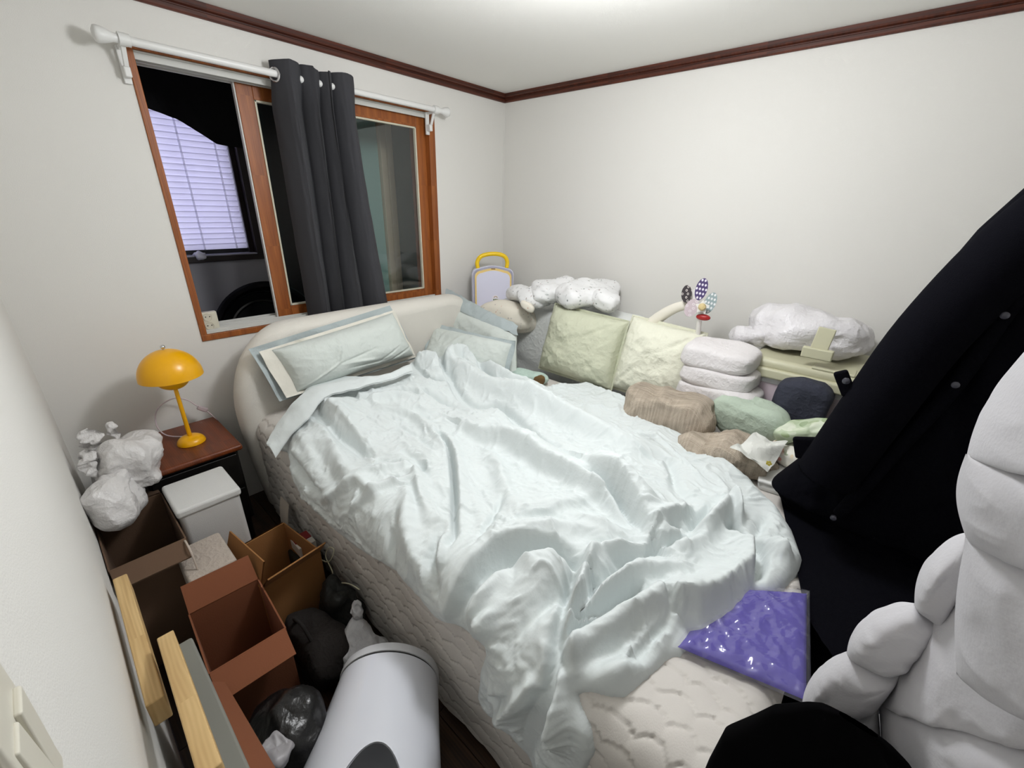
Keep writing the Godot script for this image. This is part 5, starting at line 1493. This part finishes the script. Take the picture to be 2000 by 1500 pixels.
func clothes(tf: Texture2D, tw: Texture2D) -> void:
	# rail at the foot of the bed, outside the frame, with what hangs on it
	var t := thing("clothes_rail", Vector3(1.4, 0, 2.88), "black clothes rail at the foot of the bed carrying the coats", "rail")
	var mk := mat(Color(0.03, 0.03, 0.032), 0.4)
	var g := G.new(); g.tube([Vector3(0.3, 1.80, 2.88), Vector3(1.4, 1.80, 2.88), Vector3(2.5, 1.80, 2.88)], 0.013, 14); build(g, "rail", mk, t)
	for x in [0.3, 2.5]:
		g = G.new(); g.tube([Vector3(x, 1.80, 2.88), Vector3(x, 0.9, 2.88), Vector3(x, 0.012, 2.88)], 0.013, 14); build(g, "post", mk, t)
		g = G.new(); g.tube([Vector3(x, 0.014, 2.66), Vector3(x, 0.014, 2.88), Vector3(x, 0.014, 3.10)], 0.013, 14); build(g, "foot", mk, t)
	# long black coat
	var mcoat := mat(Color(0.05, 0.05, 0.07), 1.0, tf, 0.08, 14.0)
	mcoat.metallic_specular = 0.15
	t = thing("coat", Vector3(1.62, 0.05, 2.85), "long black coat hanging over the foot end of the bed", "coat")
	g = G.new()
	garment(g, [[1.74, 2.80, 2.96, 1.62, 0.04], [1.66, 2.58, 3.10, 1.62, 0.075], [1.53, 2.515, 3.14, 1.62, 0.10], [1.37, 2.465, 3.14, 1.62, 0.11], [1.19, 2.425, 3.15, 1.62, 0.11], [1.0, 2.385, 3.16, 1.62, 0.115], [0.82, 2.335, 3.17, 1.62, 0.12], [0.665, 2.265, 3.18, 1.66, 0.14], [0.635, 2.275, 3.18, 1.70, 0.13], [0.605, 2.30, 3.18, 1.70, 0.14], [0.600, 2.34, 3.18, 1.60, 0.22], [0.594, 2.425, 3.18, 1.42, 0.40], [0.57, 2.485, 3.18, 1.42, 0.40], [0.35, 2.495, 3.19, 1.40, 0.42], [0.06, 2.50, 3.20, 1.40, 0.42], [0.055, 2.6, 3.1, 1.64, 0.02]], 221, 0.018, 4.0, 0.0, 0.13, 0.0, 120, 150)
	build(g, "body", mcoat, t)
	g = G.new()
	var sl := [Vector3(1.57, 1.63, 2.66), Vector3(1.50, 1.50, 2.575), Vector3(1.475, 1.30, 2.50), Vector3(1.47, 1.10, 2.455), Vector3(1.475, 0.92, 2.42), Vector3(1.48, 0.84, 2.405)]
	g.tube(smooth(sl), 0.070, 26, 0.076)
	var sv := build(g, "sleeve", mcoat, t)
	g = G.new(); g.rbox(Vector3(1.460,1.132,2.373), Vector3(0.02, 0.07, 0.032), 0.006, Basis(Vector3(1, 0, 0), -0.55)); build(g, "sleeve_tab", mcoat, sv)
	g = G.new(); g.lathe([Vector2(0, 0.006), Vector2(0.006, 0.005), Vector2(0.009, 0.002), Vector2(0.009, 0)], 16, Transform3D(Basis(Vector3(0, 0, 1), PI / 2), Vector3(1.445,1.143,2.375))); build(g, "button", mat(Color(0.25, 0.25, 0.28), 0.15), sv)
	# front placket with three buttons, and the pocket flap
	g = G.new(); g.tube(smooth([Vector3(1.490,1.463,2.624), Vector3(1.490,1.355,2.600), Vector3(1.485,1.179,2.576), Vector3(1.480,0.975,2.525), Vector3(1.475,0.732,2.466)]), 0.018, 12); build(g, "placket", mcoat, t)
	var mbt := mat(Color(0.32, 0.32, 0.36), 0.15)
	for p in [Vector3(1.465,1.358,2.599), Vector3(1.462,1.186,2.574), Vector3(1.455,0.725,2.455)]:
		g = G.new(); g.lathe([Vector2(0, 0.005), Vector2(0.005, 0.0045), Vector2(0.008, 0.002), Vector2(0.008, -0.004)], 16, Transform3D(Basis(Vector3(0, 0, 1), PI / 2), p)); build(g, "button", mbt, t)
	g = G.new(); g.rbox(Vector3(1.500,0.900,2.349), Vector3(0.02, 0.07, 0.09), 0.008, Basis(Vector3(1, 0, 0), -0.35)); build(g, "pocket_flap", mcoat, t)
	# grey padded jacket nearer to the camera
	var mpuf := mat(Color(0.755, 0.75, 0.765), 0.75, tf, 0.02, 9.0)
	t = thing("padded_jacket", Vector3(0.68, 0.7, 2.85), "light grey padded jacket hanging at the right edge in front of the black coat", "jacket")
	g = G.new()
	garment(g, [[1.62, 2.74, 3.0, 0.70, 0.05], [1.52, 2.66, 3.06, 0.70, 0.06], [1.30, 2.60, 3.10, 0.70, 0.06], [1.04, 2.56, 3.10, 0.70, 0.06], [0.80, 2.55, 3.10, 0.70, 0.06], [0.74, 2.6, 3.0, 0.70, 0.01]], 231, 0.004, 6.0)
	build(g, "lining", mpuf, t)
	# [top left, bottom left, top right, bottom right, bulge, bow of the left edge]
	var panels := [
		[Vector3(0.600,1.269,2.518), Vector3(0.600,1.165,2.511), Vector3(0.600,1.248,2.529), Vector3(0.600,1.160,2.534), 0.030, 0.014],
		[Vector3(0.600,1.168,2.511), Vector3(0.600,1.058,2.480), Vector3(0.600,1.160,2.534), Vector3(0.600,1.074,2.527), 0.032, 0.016],
		[Vector3(0.600,1.063,2.480), Vector3(0.600,0.932,2.464), Vector3(0.600,1.074,2.527), Vector3(0.600,1.010,2.524), 0.030, 0.016],
		[Vector3(0.600,0.938,2.463), Vector3(0.600,0.822,2.536), Vector3(0.600,1.010,2.524), Vector3(0.600,0.876,2.569), 0.030, 0.014],
		[Vector3(0.600,1.251,2.528), Vector3(0.600,1.010,2.524), Vector3(0.450,1.344,2.566), Vector3(0.450,1.234,2.607), 0.034, 0.0],
		[Vector3(0.600,1.011,2.524), Vector3(0.600,0.860,2.574), Vector3(0.450,1.238,2.605), Vector3(0.450,1.149,2.638), 0.036, 0.0]]
	var sleeve := [
		[Vector3(0.520,1.474,2.484), Vector3(0.500,1.383,2.477), Vector3(0.400,1.508,2.504), Vector3(0.390,1.432,2.530), 0.040, 0.012],
		[Vector3(0.500,1.385,2.476), Vector3(0.500,1.316,2.498), Vector3(0.390,1.434,2.530), Vector3(0.390,1.377,2.551), 0.038, 0.010],
		[Vector3(0.500,1.319,2.497), Vector3(0.500,1.188,2.532), Vector3(0.390,1.378,2.550), Vector3(0.390,1.275,2.589), 0.036, 0.006]]
	var root := Node3D.new(); root.name = numbered("sleeve", t); t.add_child(root, true)
	var seed_ := 232
	for set_ in [panels, sleeve]:
		for e in set_:
			seed_ += 1
			g = G.new(); quilted(g, e, seed_)
			build(g, "quilted_panel", mpuf, root if set_ == sleeve else t)
	# black garment lowest in the corner
	var mblk := mat(Color(0.03, 0.028, 0.032), 1.0)
	mblk.metallic_specular = 0.1
	t = thing("black_garment", Vector3(0.54, 0.59, 2.48), "black garment hanging at the very bottom, in front of the grey padded jacket", "garment")
	g = G.new()
	garment(g, [[1.070, 2.480, 2.512, 0.502, 0.004], [1.062, 2.463, 2.528, 0.504, 0.008], [1.048, 2.454, 2.545, 0.507, 0.012], [1.007, 2.430, 2.56, 0.512, 0.018], [0.958, 2.416, 2.57, 0.52, 0.024], [0.894, 2.394, 2.58, 0.528, 0.03], [0.80, 2.388, 2.59, 0.535, 0.035], [0.62, 2.385, 2.60, 0.54, 0.04], [0.61, 2.44, 2.55, 0.54, 0.01]], 241, 0.002, 4.0, 0.0, 0.1, 0.0, 80, 60)
	build(g, "body", mblk, t)
